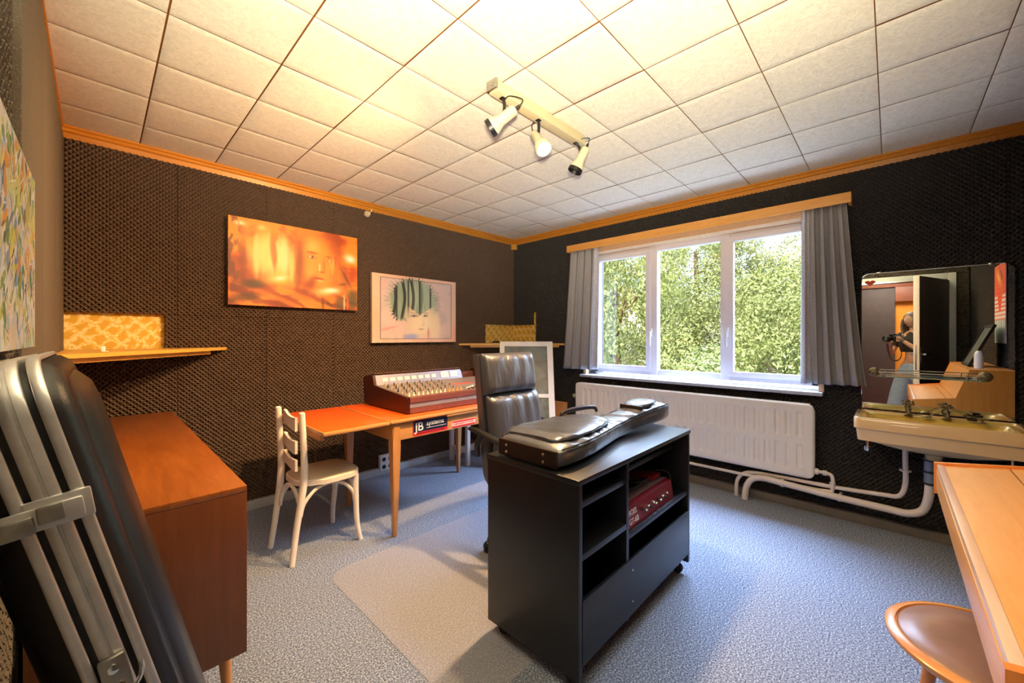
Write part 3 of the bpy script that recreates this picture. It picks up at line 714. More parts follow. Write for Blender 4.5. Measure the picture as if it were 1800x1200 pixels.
def paint_punk(u, v):
    C = np.ones(u.shape+(3,))*np.array((.86, .56, .42)); C = mixc(C, (.92, .68, .54), fnoise(u, v, 3, 5, 41))
    inn = ((u > .085) & (u < .935) & (v > .055) & (v < .95)).astype(float)
    n = fnoise(u, v, 5, 5, 44); C = mixc(C, (.70, .60, .57), inn); C = mixc(C, (.82, .66, .62), inn*sm(.4, .65, n))
    C = mixc(C, (.85, .42, .42), inn*blob(u, v, .17, .21, .11, .018, .35, 2)*.7); C = mixc(C, (.88, .50, .46), inn*blob(u, v, .12, .85, .03, .10, -.3)*.5)
    # hair mass with spiky rim
    a = np.arctan2(v-.60, (u-.46)*1.35); rad = np.hypot((u-.46)*1.35, v-.60)
    sp = .375+.02*np.sin(a*47)+.018*np.sin(a*83+1)
    hair = sm(.012, -.006, rad-sp)*sm(.34, .42, v+.55*np.abs(u-.47)**1.5)
    hair *= 1-sm(.05, .0, v-.38)*.0
    st = np.sin(u*62+1.3*np.sin(v*7)); col = fnoise(u, v, 22, 2, 47)
    C = mixc(C, (.36, .47, .38), hair); C = mixc(C, (.52, .60, .50), hair*sm(.45, .65, col)*.8)
    C = mixc(C, (.05, .05, .05), hair*sm(.25, .75, st)*sm(.66, .40, u)*.93); C = mixc(C, (.07, .07, .06), hair*sm(.8, .95, np.sin(u*47+2))*.9)
    # outer flicks
    ring = sm(.055, .0, np.abs(rad-sp-.03))*sm(.6, .95, np.sin(a*95+20*rad))*(a > -.3)*(a < 3.4); C = mixc(C, (.10, .09, .09), ring*inn*.85)
    # face
    face = np.maximum(blob(u, v, .56, .36, .185, .29, .05, 3), blob(u, v, .72, .25, .07, .24, 0, 3)); face *= 1-hair*(v > .42+.9*np.abs(u-.53))
    C = mixc(C, (.92, .78, .58), face*inn); C = mixc(C, (.95, .84, .68), blob(u, v, .60, .30, .08, .14)*inn*.8)
    C = mixc(C, (.80, .68, .55), blob(u, v, .40, .30, .05, .10)*inn*.7)
    for eu, ev, s in ((.465, .425, .055), (.60, .435, .033)):
        C = mixc(C, (.42, .36, .40), blob(u, v, eu, ev-.018, s, .020, .12, 2)*.9); C = mixc(C, (.42, .38, .36), blob(u, v, eu+.005, ev+.025, s*1.1, .009, -.08, 2)*.8)
        C = mixc(C, (.12, .12, .14), blob(u, v, eu-.01, ev-.016, s*.28, .014)*.9)
    C = mixc(C, (.58, .42, .36), blob(u, v, .545, .205, .035, .014, 0, 2)*.8); C = mixc(C, (.62, .50, .40), blob(u, v, .57, .275, .018, .010)*.6); C = mixc(C, (.72, .58, .44), blob(u, v, .575, .33, .006, .06)*.5)
    C = mixc(C, (.32, .28, .26), blob(u, v, .355, .345, .012, .03, .5)*.8)
    drip = sm(.45, .7, fnoise(u, v, 34, 1, 49))*sm(.22, .06, v); C = mixc(C, (.93, .70, .60), drip*.7)
    C = mixc(C, (.40, .46, .80), blob(u, v, .42, .085, .09, .045, .1, 2)*.8*inn); C = mixc(C, (.80, .26, .22), blob(u, v, .633, .14, .014, .09, 0, 2)*.7)
    C = mixc(C, (.90, .45, .35), sm(.93, 1, u)*sm(.45, .1, v)*.8)
    ln = (((np.abs(u-.085) < .0035) | (np.abs(u-.935) < .0035)) & (v > .055) & (v < .95)) | (((np.abs(v-.055) < .005) | (np.abs(v-.95) < .005)) & (u > .085) & (u < .935))
    return mixc(C, (.22, .17, .18), ln.astype(float)*.85)**1.3*.86
def paint_abstract(u, v):
    C = np.ones(u.shape+(3,))*np.array((.62, .52, .36)); r = np.random.default_rng(77)
    n = fnoise(u, v, 4, 4, 60); C = mixc(C, (.70, .66, .28), sm(.45, .6, n)); C = mixc(C, (.80, .72, .68), sm(.52, .38, n)*.8)
    pal = [(.80, .76, .74), (.86, .82, .80), (.30, .45, .08), (.55, .58, .10), (.16, .34, .66), (.78, .30, .06), (.10, .28, .12), (.78, .66, .14), (.42, .55, .72), (.62, .42, .26), (.10, .12, .14)]
    for k in range(520):
        c = pal[r.integers(len(pal))]; cu, cv = r.random(2); c = np.array(c)
        if cv < .28 and r.random() < .7: c = np.array(((.88, .80, .74), (.84, .66, .50), (.55, .68, .80), (.86, .84, .84))[r.integers(4)])
        su = r.uniform(.006, .02)*(2.2 if k < 60 else 1); sv = r.uniform(.02, .07)*(2 if k < 60 else 1)
        C = mixc(C, c, (blob(u, v, cu, cv, su, sv, r.uniform(-.7, .3), 3) > .35)*.9)
    for k in range(260):
        cu, cv = r.random(2); C = mixc(C, (.06, .08, .07) if k % 2 else (.9, .9, .88), (blob(u, v, cu, cv, .0035, r.uniform(.015, .05), r.uniform(-1.2, 1.2), 3) > .35)*.85)
    return C*.85
t = thing('painting', 'large unframed orange painting of a face amid fiery drapery on the back wall', 'painting', (1.14, 3.52, 1.56))
canvas(t, (.658, 3.535, 1.557), (.969, 0, 0), (0, 0, .655), (0, -1, 0), .035, paint_fire, 340, 230)
t = thing('painting', 'pale pink painting of a face with spiky black and green hair on the back wall', 'painting', (2.26, 3.52, 1.26))
canvas(t, (1.769, 3.535, 1.262), (.984, 0, 0), (0, 0, .66), (0, -1, 0), .035, paint_punk, 340, 230)
t = thing('painting', 'colourful abstract painting of green and white strokes on the left wall', 'painting', (-.12, 1.05, 1.30))
canvas(t, (-.142, .62, 1.297), (0, .83, 0), (0, 0, .385), (1, 0, 0), .040, lambda u, v: paint_abstract(u, v), 330, 160)
def paint_poster(u, v):
    C = np.ones(u.shape+(3,))*np.array((.80, .10, .03)); C = mixc(C, (.55, .05, .03), (np.sin(v*120) > .5)*.5)
    tri = (v < .62-.0*u) & (np.abs(u-.5)*1.1 > (v-.32)*.9); C = mixc(C, (.85, .78, .80), ((v < .42) | tri).astype(float)*((np.sin(v*120) > -.3)*1.))
    st = (v < .30); C = mixc(C, (.75, .74, .85), st*1.); C = mixc(C, (.10, .35, .40), st*(np.sin(u*40) > .3)*1.)
    C = mixc(C, (.95, .55, .08), blob(u, v, .6, .83, .2, .05, .4)); C = mixc(C, (.05, .03, .03), blob(u, v, .35, .86, .18, .03, .5)*.9)
    return C
t = thing('poster', 'red and white striped poster on the right wall, seen only in the mirror', 'poster', (1.78, RY+.06, 1.26))
canvas(t, (2.02, RY+.055, 1.26), (-.5, 0, 0), (0, 0, .72), (0, 1, 0), .006, paint_poster, 60, 140, name='sheet')

# ------------------------------------------------------------------ sideboard (left)
t = thing('sideboard', 'orange brown veneered sideboard on legs along the left wall behind the guitar case', 'sideboard', (.12, 2.5, 0))
SX0, SX1, SY0, SY1 = -.13, .347, 1.565, 3.50
B().box((SX0, SY0, .80), (SX1, SY1, .82), .002).done('top', 'sideboard_wood', t)
B().box((SX0, SY0, .262), (SX1, SY0+.02, .7995), .002).box((SX0, SY1-.02, .262), (SX1, SY1, .7995), .002).box((SX0, SY0+.02, .262), (SX1-.02, SY1-.02, .282)).box((SX0, SY0+.02, .282), (SX0+.01, SY1-.02, .7995)).box((SX0+.01, 2.22, .282), (SX1-.02, 2.238, .7995)).box((SX0+.01, 2.86, .282), (SX1-.02, 2.878, .7995)).done('carcass', 'sideboard_side', t)
for y0, y1 in ((1.588, 2.226), (2.230, 2.868), (2.872, 3.477)):
    d = B().box((SX1-.019, y0, .285), (SX1-.001, y1, .797), .002).done('door', 'sideboard_side', t)
    B().cyl((SX1-.001, y1-.05, .56), (SX1+.016, y1-.05, .56), .008, .012).done('knob', 'shelf_wood', d)
for x in (.0, .30):
    for y in (1.66, 3.36):
        dx = -.02 if x < .1 else .01
        B().cyl((x+dx, y+(-.03 if y < 2 else .03), .003), (x, y, .262), .011, .020).done('leg', 'leg_wood', t)

# ------------------------------------------------------------------ guitar case leaning on the left wall
t = thing('guitar_case', 'long black hard instrument case with aluminium bands leaning against the left wall', 'instrument case', (.22, .95, 0))
EU, EV = Vector((-.24, 0, .971)), Vector((.971, 0, .24)); OC = Vector((.2335, 0, 0))
HY, HU, CU = .20, .652, .672
def cring(v, ins, r, cy=.95):
    P = rr(cy, CU, 0, HY-ins, HU-ins, max(.012, r), 7, 'yz')
    return [OC+EV*v+EU*u+Vector((0, y, 0)) for y, u in P]
B().rings([cring(.0, .004, .07), cring(.026, .004, .07), cring(.038, .008, .07), cring(.047, .018, .065), cring(.050, .030, .06), cring(.048, .036, .055), cring(.053, .042, .055), cring(.064, .060, .05), cring(.068, .09, .04)]).done('lid_shell', 'case_shell', t, 60)
B().rings([cring(-.001, .004, .07), cring(-.030, .004, .07), cring(-.046, .010, .07), cring(-.058, .022, .065), cring(-.060, .034, .06), cring(-.066, .048, .055), cring(-.072, .066, .05)]).done('base_shell', 'case_shell', t, 60)
for v0, v1, g in ((-.030, -.018, 1), (-.011, .013, 2), (.020, .032, 1)):
    bb = B(); q = [cring(v0, .004, .07), cring(v0, -.0005, .072), cring(v0+.002, -.002, .073)]
    if g == 2: q += [cring(v0+.010, -.002, .073), cring(v0+.011, .001, .072), cring(v0+.013, .001, .072), cring(v0+.014, -.002, .073)]
    q += [cring(v1-.002, -.002, .073), cring(v1, -.0005, .072), cring(v1, .004, .07)]
    bb.rings(q, cap0=False, cap1=False); bb.done('band', 'aluminium', t, 50)
def cbox(bb, v0, v1, u0, u1, y0, y1, bev, ang=0):
    """box in case axes, turned by ang about the y axis"""
    b2 = B().box((v0, y0, u0), (v1, y1, u1), bev); vm = Vector(((v0+v1)/2, 0, (u0+u1)/2))
    for vv in b2.bm.verts:
        p = vv.co - vm; p = Matrix.Rotation(ang, 3, 'Y') @ p + vm
        vv.co = OC+EV*p.x+EU*p.z+Vector((0, p.y, 0))
    me = bpy.data.meshes.new('x'); b2.bm.to_mesh(me); bb.bm.from_mesh(me); b2.bm.free(); bpy.data.meshes.remove(me)
lt = B(); cbox(lt, -.022, .036, 1.118, 1.156, .743, .750, .012, .10); cbox(lt, -.050, .028, 1.124, 1.150, .737, .744, .011, .10); lt.done('latch', 'aluminium', t)
lt = B(); cbox(lt, -.046, -.014, 1.123, 1.145, .731, .739, .005, .10); cbox(lt, -.011, .012, 1.128, 1.150, .732, .739, .008, .10); cbox(lt, -.076, -.044, 1.117, 1.135, .735, .741, .008, .10); lt.done('latch_lever', 'dull_steel', t)
lt = B(); cbox(lt, -.015, .012, .870, .925, .738, .748, .004, .06); o = lt.done('ring_plate', 'dull_steel', t)
lt = B()
for u in (.884, .911): 
    c = OC+EU*u+EV*(-.001)+Vector((0, .738, 0)); lt.lathe(c, [(.006, 0), (.006, .003), (.002, .004)], 12, (0, -1, 0))
lt.tube([OC+EU*(.902-.030*math.sin(a))+EV*(.024*math.cos(a))+Vector((0, .733, 0)) for a in [PI*k/12 for k in range(13)]], .0028, 8)
lt.done('ring', 'chrome', t)

# ------------------------------------------------------------------ white bentwood chair
t = thing('side_chair', 'white painted wooden ladder back chair standing at the orange table', 'chair', (.98, 2.66, 0))
NP = [(.770, 2.485, 0), (.800, 2.500, .20), (.838, 2.505, .44), (.842, 2.505, .60), (.828, 2.50, .868)]
FP = [(.745, 2.80, 0), (.775, 2.80, .20), (.800, 2.79, .44), (.800, 2.79, .60), (.785, 2.785, .875)]
for p in (NP, FP): B().tube(p, [.0155, .018, .021, .019, .0175], 12, 6).sph(p[-1], .0175, 12, (1, 1, .5)).done('back_post', 'chair_paint', t)
for zc, hh in ((.825, .036), (.690, .034), (.585, .030)):
    def f(k, z):
        a = k/12; x = .800+(.036)*(1-a)-.0+.035*math.sin(PI*a)*-1; y = 2.795+(2.505-2.795)*a
        wv = .018*math.cos(2*PI*a)*-1
        return x-.0, y, zc+z+wv
    rs = []
    for k in range(13):
        a = k/12; h2 = hh*(1+.22*math.cos(4*PI*a)*.5)
        x, y, z = f(k, 0); rs.append([Vector((x-.007, y, z-h2)), Vector((x+.007, y, z-h2)), Vector((x+.007, y, z+h2)), Vector((x-.007, y, z+h2))])
    B().rings(rs).done('back_slat', 'chair_paint', t, 50)
def seat_ring(z, ins):
    P = []
    for k in range(48):
        a = 2*PI*k/48; cx, cy = 1.005, 2.662; ex = .195-ins; ey = (.190 if math.cos(a) > -.2 else .172)-ins
        n = 3.4; c, s = math.cos(a), math.sin(a)
        P.append(Vector((cx+ex*abs(c)**(2/n)*(1 if c > 0 else -1), cy+ey*abs(s)**(2/n)*(1 if s > 0 else -1)*(1+.04*c), z)))
    return P
B().rings([seat_ring(.425, .008), seat_ring(.428, 0), seat_ring(.455, 0), seat_ring(.460, .006)]).done('seat_frame', 'chair_paint', t, 50)
B().rings([seat_ring(.460, .010), seat_ring(.464, .014), seat_ring(.4635, .06), seat_ring(.463, .12)]).done('seat', 'seat_cream', t, 50)
for p in ([(1.185, 2.500, 0), (1.165, 2.505, .10), (1.160, 2.515, .26), (1.160, 2.52, .43)], [(1.155, 2.865, 0), (1.148, 2.85, .10), (1.15, 2.82, .26), (1.15, 2.81, .43)]):
    B().tube(p, [.014, .016, .018, .019], 12, 6).done('front_leg', 'chair_paint', t)
def hoop(p0, pm, p1):
    B().tube([p0, pm, p1], .0115, 10, 8).done('brace', 'chair_paint', t)
for a, c in (((.825, 2.51), (1.155, 2.52)), ((.795, 2.79), (1.145, 2.815)), ((1.155, 2.53), (1.148, 2.80)), ((.825, 2.52), (.795, 2.78))):
    a = Vector((*a, .26)); c = Vector((*c, .26)); m = (a+c)/2
    B().tube([a, a+(m-a)*.12+Vector((0, 0, .07)), a+(m-a)*.5+Vector((0, 0, .135)), m+Vector((0, 0, .158)), c+(m-c)*.5+Vector((0, 0, .135)), c+(m-c)*.12+Vector((0, 0, .07)), c], .0105, 10, 5).done('brace', 'chair_paint', t)

# ------------------------------------------------------------------ orange topped table
t = thing('table', 'wooden extending table with an orange top carrying the mixing desk', 'table', (1.9, 2.72, 0))
def top(x0, x1, y0, y1, z, nm, dz=0):
    o = B().box((x0, y0, z-.022), (x1, y1, z-.001), .008).done(nm, 'table_wood', t)
    B().box((x0+.008, y0+.012, z-.0012), (x1-.008, y1-.012, z+.0006), .0004).done(nm+'_laminate', 'orange_laminate', o)
top(1.305, 2.52, 2.325, 3.13, .775, 'tabletop'); top(.885, 1.300, 2.325, 3.13, .773, 'leaf')
q = B().box((1.34, 2.355, .632), (2.47, 2.375, .752), .002).box((1.34, 3.07, .632), (2.47, 3.09, .752), .002).box((1.34, 2.375, .632), (1.36, 3.07, .752), .002).box((2.45, 2.375, .632), (2.47, 3.07, .752), .002)
q.done('apron', 'table_wood', t)
B().box((.95, 2.52, .70), (1.34, 2.545, .750), .002).box((.95, 2.90, .70), (1.34, 2.925, .750), .002).box((.93, 2.50, .685), (.955, 2.95, .750), .003).done('leaf_slide', 'table_wood', t)
B().box((1.755, 2.330, .738), (2.51, 2.352, .752), .003).done('pull_out_edge', 'table_wood', t)
for x, y, sx, sy in ((1.335, 2.350, -1, -1), (1.335, 3.04, -1, 1), (2.41, 3.03, 1, 1), (2.41, 2.350, 1, -1)):
    c0 = Vector((x+.022*(1), y+.022, .752)); c1 = Vector((x+.022+.0*sx, y+.022+.0*sy, 0))
    sq = lambda c, h: [c+Vector((a*h, b2*h, 0)) for a, b2 in ((-1, -1), (1, -1), (1, 1), (-1, 1))]
    bb = B().rings([sq(Vector((c0.x, c0.y, .001)), .0155), sq(Vector((c0.x, c0.y, .60)), .0285), sq(c0, .0295)])
    es = [e for e in bb.bm.edges if abs((e.verts[0].co-e.verts[1].co).z) > .05]
    bmesh.ops.bevel(bb.bm, geom=es, offset=.009, segments=3, affect='EDGES')
    bb.done('leg', 'leg_wood', t)
def badge(x0, x1, z0, z1, y, m, parent, r=.012, th=.0012, nm='backing'):
    P = rr((x0+x1)/2, (z0+z1)/2, 0, (x1-x0)/2, (z1-z0)/2, r, 4, 'yz')
    return B().prism([(a, y, c) for a, c in P], (0, -th, 0)).done(nm, m, parent, 20)
RXp = Matrix.Rotation(PI/2, 4, 'X')
s = thing('sticker', 'dark blue and red JB systems sticker on the front of the orange table', 'sticker', (1.63, 2.354, .69))
badge(1.483, 1.778, .640, .746, 2.3545, 'sticker_red', s); badge(1.489, 1.772, .664, .741, 2.3530, 'sticker_navy', s, .008, nm='panel')
text('lettering', 'JB', .082, 'sticker_white', s, Matrix.Translation((1.500, 2.3518, .672)) @ RXp)
text('lettering', 'systems', .047, 'sticker_white', s, Matrix.Translation((1.592, 2.3518, .699)) @ RXp)
B().box((1.594, 2.3508, .681), (1.762, 2.3520, .6835)).done('rule', 'sticker_white', s)
text('lettering', 'PROFESSIONAL SOUND & LIGHT EQUIPMENT', .0125, 'sticker_navy', s, Matrix.Translation((1.498, 2.3530, .649)) @ RXp)
s = thing('sticker', 'small red and white strip sticker to the right on the front of the orange table', 'sticker', (1.93, 2.354, .65))
badge(1.815, 2.045, .640, .690, 2.3545, 'sticker_white', s, .002)
badge(1.818, 2.042, .642, .653, 2.3530, 'sticker_red', s, .001, nm='stripe'); badge(1.818, 2.042, .677, .688, 2.3530, 'sticker_red', s, .001, nm='stripe')
text('lettering', 'COMPONENTS TO WORK', .0175, 'sticker_red', s, Matrix.Translation((1.820, 2.3530, .659)) @ RXp)

# ------------------------------------------------------------------ mixing desk
t = thing('mixing_desk', 'old mahogany sided analogue mixing desk with rows of knobs on the orange table', 'mixer', (2.0, 2.75, .776))
Z0 = .777; sp = [(2.425, Z0+.012), (2.44, Z0), (3.07, Z0+.012), (3.09, Z0+.21), (3.06, Z0+.225), (2.93, Z0+.242), (2.905, Z0+.165), (2.43, Z0+.118)]
for x in (1.485, 2.60): B().prism([(x, y, z) for y, z in sp], (.022, 0, 0)).done('side_panel', 'mahogany', t, 30)
X0, X1 = 1.508, 2.600
B().box((X0, 2.43, Z0+.004), (X1, 3.05, Z0+.012)).box((X0, 2.428, Z0+.004), (X1, 2.44, Z0+.040)).prism([(X0, 2.424, Z0+.078), (X0, 2.455, Z0+.078), (X0, 2.455, Z0+.118), (X0, 2.424, Z0+.112)], (X1-X0, 0, 0)).box((X0, 3.03, Z0+.012), (X1, 3.06, Z0+.20)).done('body', 'mahogany_light', t)
B().box((X0, 2.432, Z0+.042), (X1, 2.44, Z0+.076)).cyl((1.93, 2.432, Z0+.062), (1.93, 2.426, Z0+.062), .006).done('front_strip', 'mixer_metal', t)
def pz(y): return Z0+.110+(y-2.456)*(.160-.110)/(2.91-2.456)
B().prism([(X0, 2.456, pz(2.456)-.004), (X0, 2.456, pz(2.456)), (X0, 2.915, pz(2.915)), (X0, 2.915, pz(2.915)-.004)], (X1-X0, 0, 0)).done('control_panel', 'mixer_panel', t, 20)
B().prism([(X0, 2.908, Z0+.150), (X0, 2.938, Z0+.236), (X0, 3.05, Z0+.218), (X0, 3.05, Z0+.150)], (2.36-X0, 0, 0)).prism([(2.36, 2.91, Z0+.150), (2.36, 2.94, Z0+.225), (2.36, 3.04, Z0+.21), (2.36, 3.04, Z0+.150)], (.012, 0, 0)).done('meter_bridge', 'mixer_metal', t, 20)
B().box((X0, 2.945, Z0+.2385), (2.36, 3.06, Z0+.2435), .001, Matrix.Rotation(-.15, 3, 'X')).done('bridge_cap', 'mahogany_light', t)
def mb(z): return 2.908+(z-Z0-.150)*(.030/.086)-.0012
for k in range(8):
    x = 1.565+.0665*k; bb = B(); z0, z1 = Z0+.186, Z0+.212
    bb.prism([(x, mb(z0), z0), (x+.046, mb(z0), z0), (x+.046, mb(z1), z1), (x, mb(z1), z1)], (0, -.003, 0)); mt = bb.done('meter', 'meter_glow', t, 0)
for k in range(2):
    x = 2.13+.105*k; z0, z1 = Z0+.178, Z0+.225
    bb = B(); bb.prism([(x, mb(z0), z0), (x+.082, mb(z0), z0), (x+.082, mb(z1), z1), (x, mb(z1), z1)], (0, -.003, 0)); bb.done('meter', 'meter_glow', t, 0)
kb = None
tiny = []
for i in range(13):
    for j in range(8):
        x = 1.545+.0395*i; y = 2.50+.050*j
        if j == 0: m = 'knob_orange' if i > 8 else 'knob_cream'
        else: m = 'black_plastic' if (i+j) % 3 == 0 else 'knob_grey'
        tiny.append((x, y, m))
for idx, (x, y, m) in enumerate(tiny):
    bb = B(); z = pz(y); bb.lathe((x, y, z), [(.0085, 0), (.0085, .006), (.0055, .010), (.005, .024), (.001, .025)], 8)
    bb.done('knob', m, t, 40)
for k in range(9):
    x = 2.10+.045*k
    B().box((x-.004, 2.49, pz(2.49)-.001), (x+.004, 2.60, pz(2.60)-.002)).done('fader_slot', 'black_plastic', t)
    yy = 2.51+.02*(k % 3); B().box((x-.009, yy, pz(yy)), (x+.009, yy+.022, pz(yy)+.013), .002).done('fader_cap', 'sticker_white', t)
B().box((2.10, 2.68, pz(2.69)-.0005), (2.30, 2.75, pz(2.72)+.001)).done('red_panel', 'red_laminate', t, label='red label field on the control panel')

# ------------------------------------------------------------------ corner: small table, leaning sash, cardboard
t = thing('small_table', 'low white painted table with a red top in the far corner', 'table', (3.1, 3.25, 0))
B().box((2.58, 3.06, .648), (3.68, 3.46, .664), .004).done('tabletop', 'red_laminate', t)
B().box((2.60, 3.08, .585), (3.66, 3.10, .648), .003).box((2.60, 3.42, .585), (3.66, 3.44, .648), .003).box((2.60, 3.10, .585), (2.62, 3.42, .648), .003).box((3.64, 3.10, .585), (3.66, 3.42, .648), .003).done('apron', 'white_paint', t)
for x in (2.605, 3.555):
    for y in (3.12, 3.385): B().box((x, y, 0), (x+.04, y+.04, .60), .004).done('leg', 'white_paint', t)
B().box((2.61, 3.16, .12), (2.64, 3.385, .165), .003).box((3.56, 3.16, .12), (3.59, 3.385, .165), .003).box((2.64, 3.26, .125), (3.56, 3.29, .16), .003).done('stretcher', 'white_paint', t)
t = thing('window_sash', 'white painted wooden frame with grey panes leaning against the far corner shelf', 'frame', (3.15, 2.78, 0))
# plane spanned by r (image right) and a slightly leaning up-vector
rv = Vector((.6912, -.7226, 0)); fv = Vector((.7226, .6912, 0))
A0 = fv*3.95 + rv*(-.135) ; upv = (fv*.48 + Vector((0, 0, 1.258))); upv_n = upv.normalized(); L = upv.length; nn = rv.cross(upv_n).normalized()
def fb(bb, a0, a1, h0, h1, th=.022, off=0, a0b=None, a1b=None):
    a0b = a0 if a0b is None else a0b; a1b = a1 if a1b is None else a1b
    P = [A0+rv*a0+upv_n*h0, A0+rv*a1+upv_n*h0, A0+rv*a1b+upv_n*h1, A0+rv*a0b+upv_n*h1]
    P = [p+nn*off for p in P]; bb.prism(P, nn*th)
bb = B(); W = .585
fb(bb, 0, .052, 0, L); fb(bb, W-.062, W, 0, L); fb(bb, .052, W-.062, L-.055, L); fb(bb, .052, W-.062, .0, .06); fb(bb, .052, W-.062, .715, .755)
bb.done('frame', 'white_paint', t, 20)
bb = B(); fb(bb, .052, W-.062, .06, L-.055, .004, .010); bb.done('pane', 'dark_glass', t, 0)
t = thing('cardboard_sheet', 'orange brown cardboard sheet leaning on the window wall left of the radiator', 'cardboard', (3.65, 2.8, 0))
B().prism([(3.60, 2.64, 0), (3.60, 3.08, 0), (3.66, 3.08, .58), (3.66, 2.64, .58)], (.008, 0, -.0008)).done('sheet', 'cardboard', t, 0)

# ------------------------------------------------------------------ ceiling track with three spots
t = thing('ceiling_track', 'cream ceiling track carrying three spotlights', 'track light', (1.73, 1.414, 2.58))
B().box((1.345, 1.385, 2.522), (2.115, 1.443, 2.576), .004).done('rail', 'track_cream', t)
B().box((1.330, 1.380, 2.530), (1.346, 1.448, 2.578), .003).cyl((1.329, 1.40, 2.55), (1.325, 1.40, 2.55), .007).done('end_cap', 'dull_steel', t)
def spot(x, c, d, label, lit):
    """c centre of the head, d direction the lamp points to"""
    t = thing('spotlight', label, 'spotlight', (x, 1.414, 2.52), 'spotlights on the ceiling track')
    c = Vector(c); d = Vector(d).normalized(); top_ = Vector((x, 1.414, 2.522)); j = c - d*.012 + Vector((0, 0, .030))
    B().tube([top_, (top_+j)/2+Vector((.006, 0, .01)), j], .008, 8, 3).box(Vector(top_)-Vector((.013, .013, .006)), Vector(top_)+Vector((.013, .013, .0)), .003).sph(j, .011, 10).done('arm', 'black_plastic', t)
    q = d.to_track_quat('Z', 'Y').to_matrix()
    B().lathe(c, [(.001, -.078), (.020, -.078), (.027, -.066), (.028, .010), (.036, .030), (.043, .048), (.043, .060), (.038, .060), (.036, .048), (.024, .020), (.001, .015)], 24, d).done('head', 'lamp_cream', t)
    B().lathe(c, [(.0435, .058), (.0445, .058), (.0445, .080), (.040, .082), (.037, .060)], 24, d).done('rim', 'lamp_cream' if lit else 'black_plastic', t)
    B().lathe(c, [(.001, .045), (.030, .045), (.034, .055), (.028, .066), (.001, .070)] if lit else [(.001, .018), (.018, .022), (.024, .034), (.016, .044), (.001, .046)], 20, d).done('bulb', 'bulb_on', t)
    e = c-d*.085; s2 = Vector((d.y, -d.x, 0)); s2.normalize()
    B().cyl(c-d*.072, e-d*.018, .009, .007).tube([e-d*.016, e-d*.035+Vector((0, 0, .02)), (e+top_)/2+Vector((0, 0, .035)), top_+Vector((.01, 0, -.01))], .0028, 6, 5).done('cord', 'black_plastic', t)
    tgt = c+d*3
    light('spot_lamp', 'SPOT', c+d*.09, 105 if not lit else 60, LAMP_W, target=tgt, spot_size=math.radians(125), spot_blend=1.0, shadow_soft_size=.035)
spot(1.410, (1.395, 1.40, 2.405), (-.40, .72, -.50), 'left spotlight of the ceiling track, turned to the left wall', False)
spot(1.690, (1.685, 1.405, 2.400), (-.15, -.56, -.80), 'middle spotlight of the ceiling track, its lit bulb facing the camera', True)
spot(2.050, (2.065, 1.39, 2.415), (-.22, .37, -.85), 'right spotlight of the ceiling track, pointing down', False)

# ------------------------------------------------------------------ clear chair mat
t = thing('chair_mat', 'frosted clear plastic chair mat on the carpet under the office chair', 'mat', (1.6, 1.65, 0))
P = rr(1.52, 1.655, 0, .645, .605, .11, 8)
B().rings([[Vector((p.x, p.y, .0012)) for p in P], [Vector((p.x, p.y, .0042)) for p in P]]).done('sheet', 'mat_plastic', t, 20)

# ------------------------------------------------------------------ black rolling cabinet
t = thing('rolling_cabinet', 'black wooden rack cabinet on castors with open shelves in the middle of the room', 'cabinet', (1.75, 1.06, 0))
CX0, CX1, CY0, CY1 = 1.222, 2.292, .82, 1.305
B().box((CX0-.018, CY0-.004, .776), (CX1+.018, CY1+.004, .796), .002).done('top', 'black_wood', t)
B().box((CX0-.014, CY0, .056), (CX0+.010, CY1, .7755), .002).done('side_panel', 'black_panel', t)
B().box((CX1-.010, CY0, .056), (CX1+.014, CY1, .7755), .002).done('side_panel', 'black_panel', t)
B().box((CX0+.010, CY1-.012, .09), (CX1-.010, CY1-.004, .7755)).done('back_panel', 'black_panel', t)
B().box((1.575, CY0+.004, .09), (1.597, CY1-.012, .7755), .001).done('divider', 'black_panel', t)
for a, c, z, y in ((CX0+.010, 1.575, .706, CY0+.01), (CX0+.010, 1.575, .513, CY0+.004), (1.597, CX1-.010, .698, CY0+.09), (1.597, CX1-.010, .461, CY0+.004), (CX0+.010, CX1-.010, .11, CY0+.02)):
    B().box((a+.0005, y, z-.024), (c-.0005, CY1-.012, z), .001).done('shelf', 'black_panel', t)
B().box((CX0+.0105, CY0-.002, .105), (CX1-.0105, CY0+.014, .345), .003).done('front_board', 'black_panel', t)
q = B()
for z in (.162, .299): q.lathe((1.62, CY0-.002, z), [(.001, 0), (.006, 0), (.004, .003), (.001, .003)], 10, (0, -1, 0))
q.done('screw', 'chrome', t)
for x, y in ((CX0+.03, CY0+.06), (CX0+.03, CY1-.06), (CX1-.045, CY0+.045), (CX1-.03, CY1-.06)):
    c = B().cyl((x-.012, y, .028), (x+.012, y, .028), .027, n=20).done('castor', 'black_rubber', t)
    B().box((x-.018, y-.012, .045), (x-.013, y+.02, .075)).box((x+.013, y-.012, .045), (x+.018, y+.02, .075)).box((x-.02, y-.02, .072), (x+.02, y+.022, .0765)).cyl((x, y+.005, .075), (x, y+.005, .086), .012).done('castor_fork', 'dull_steel', c)

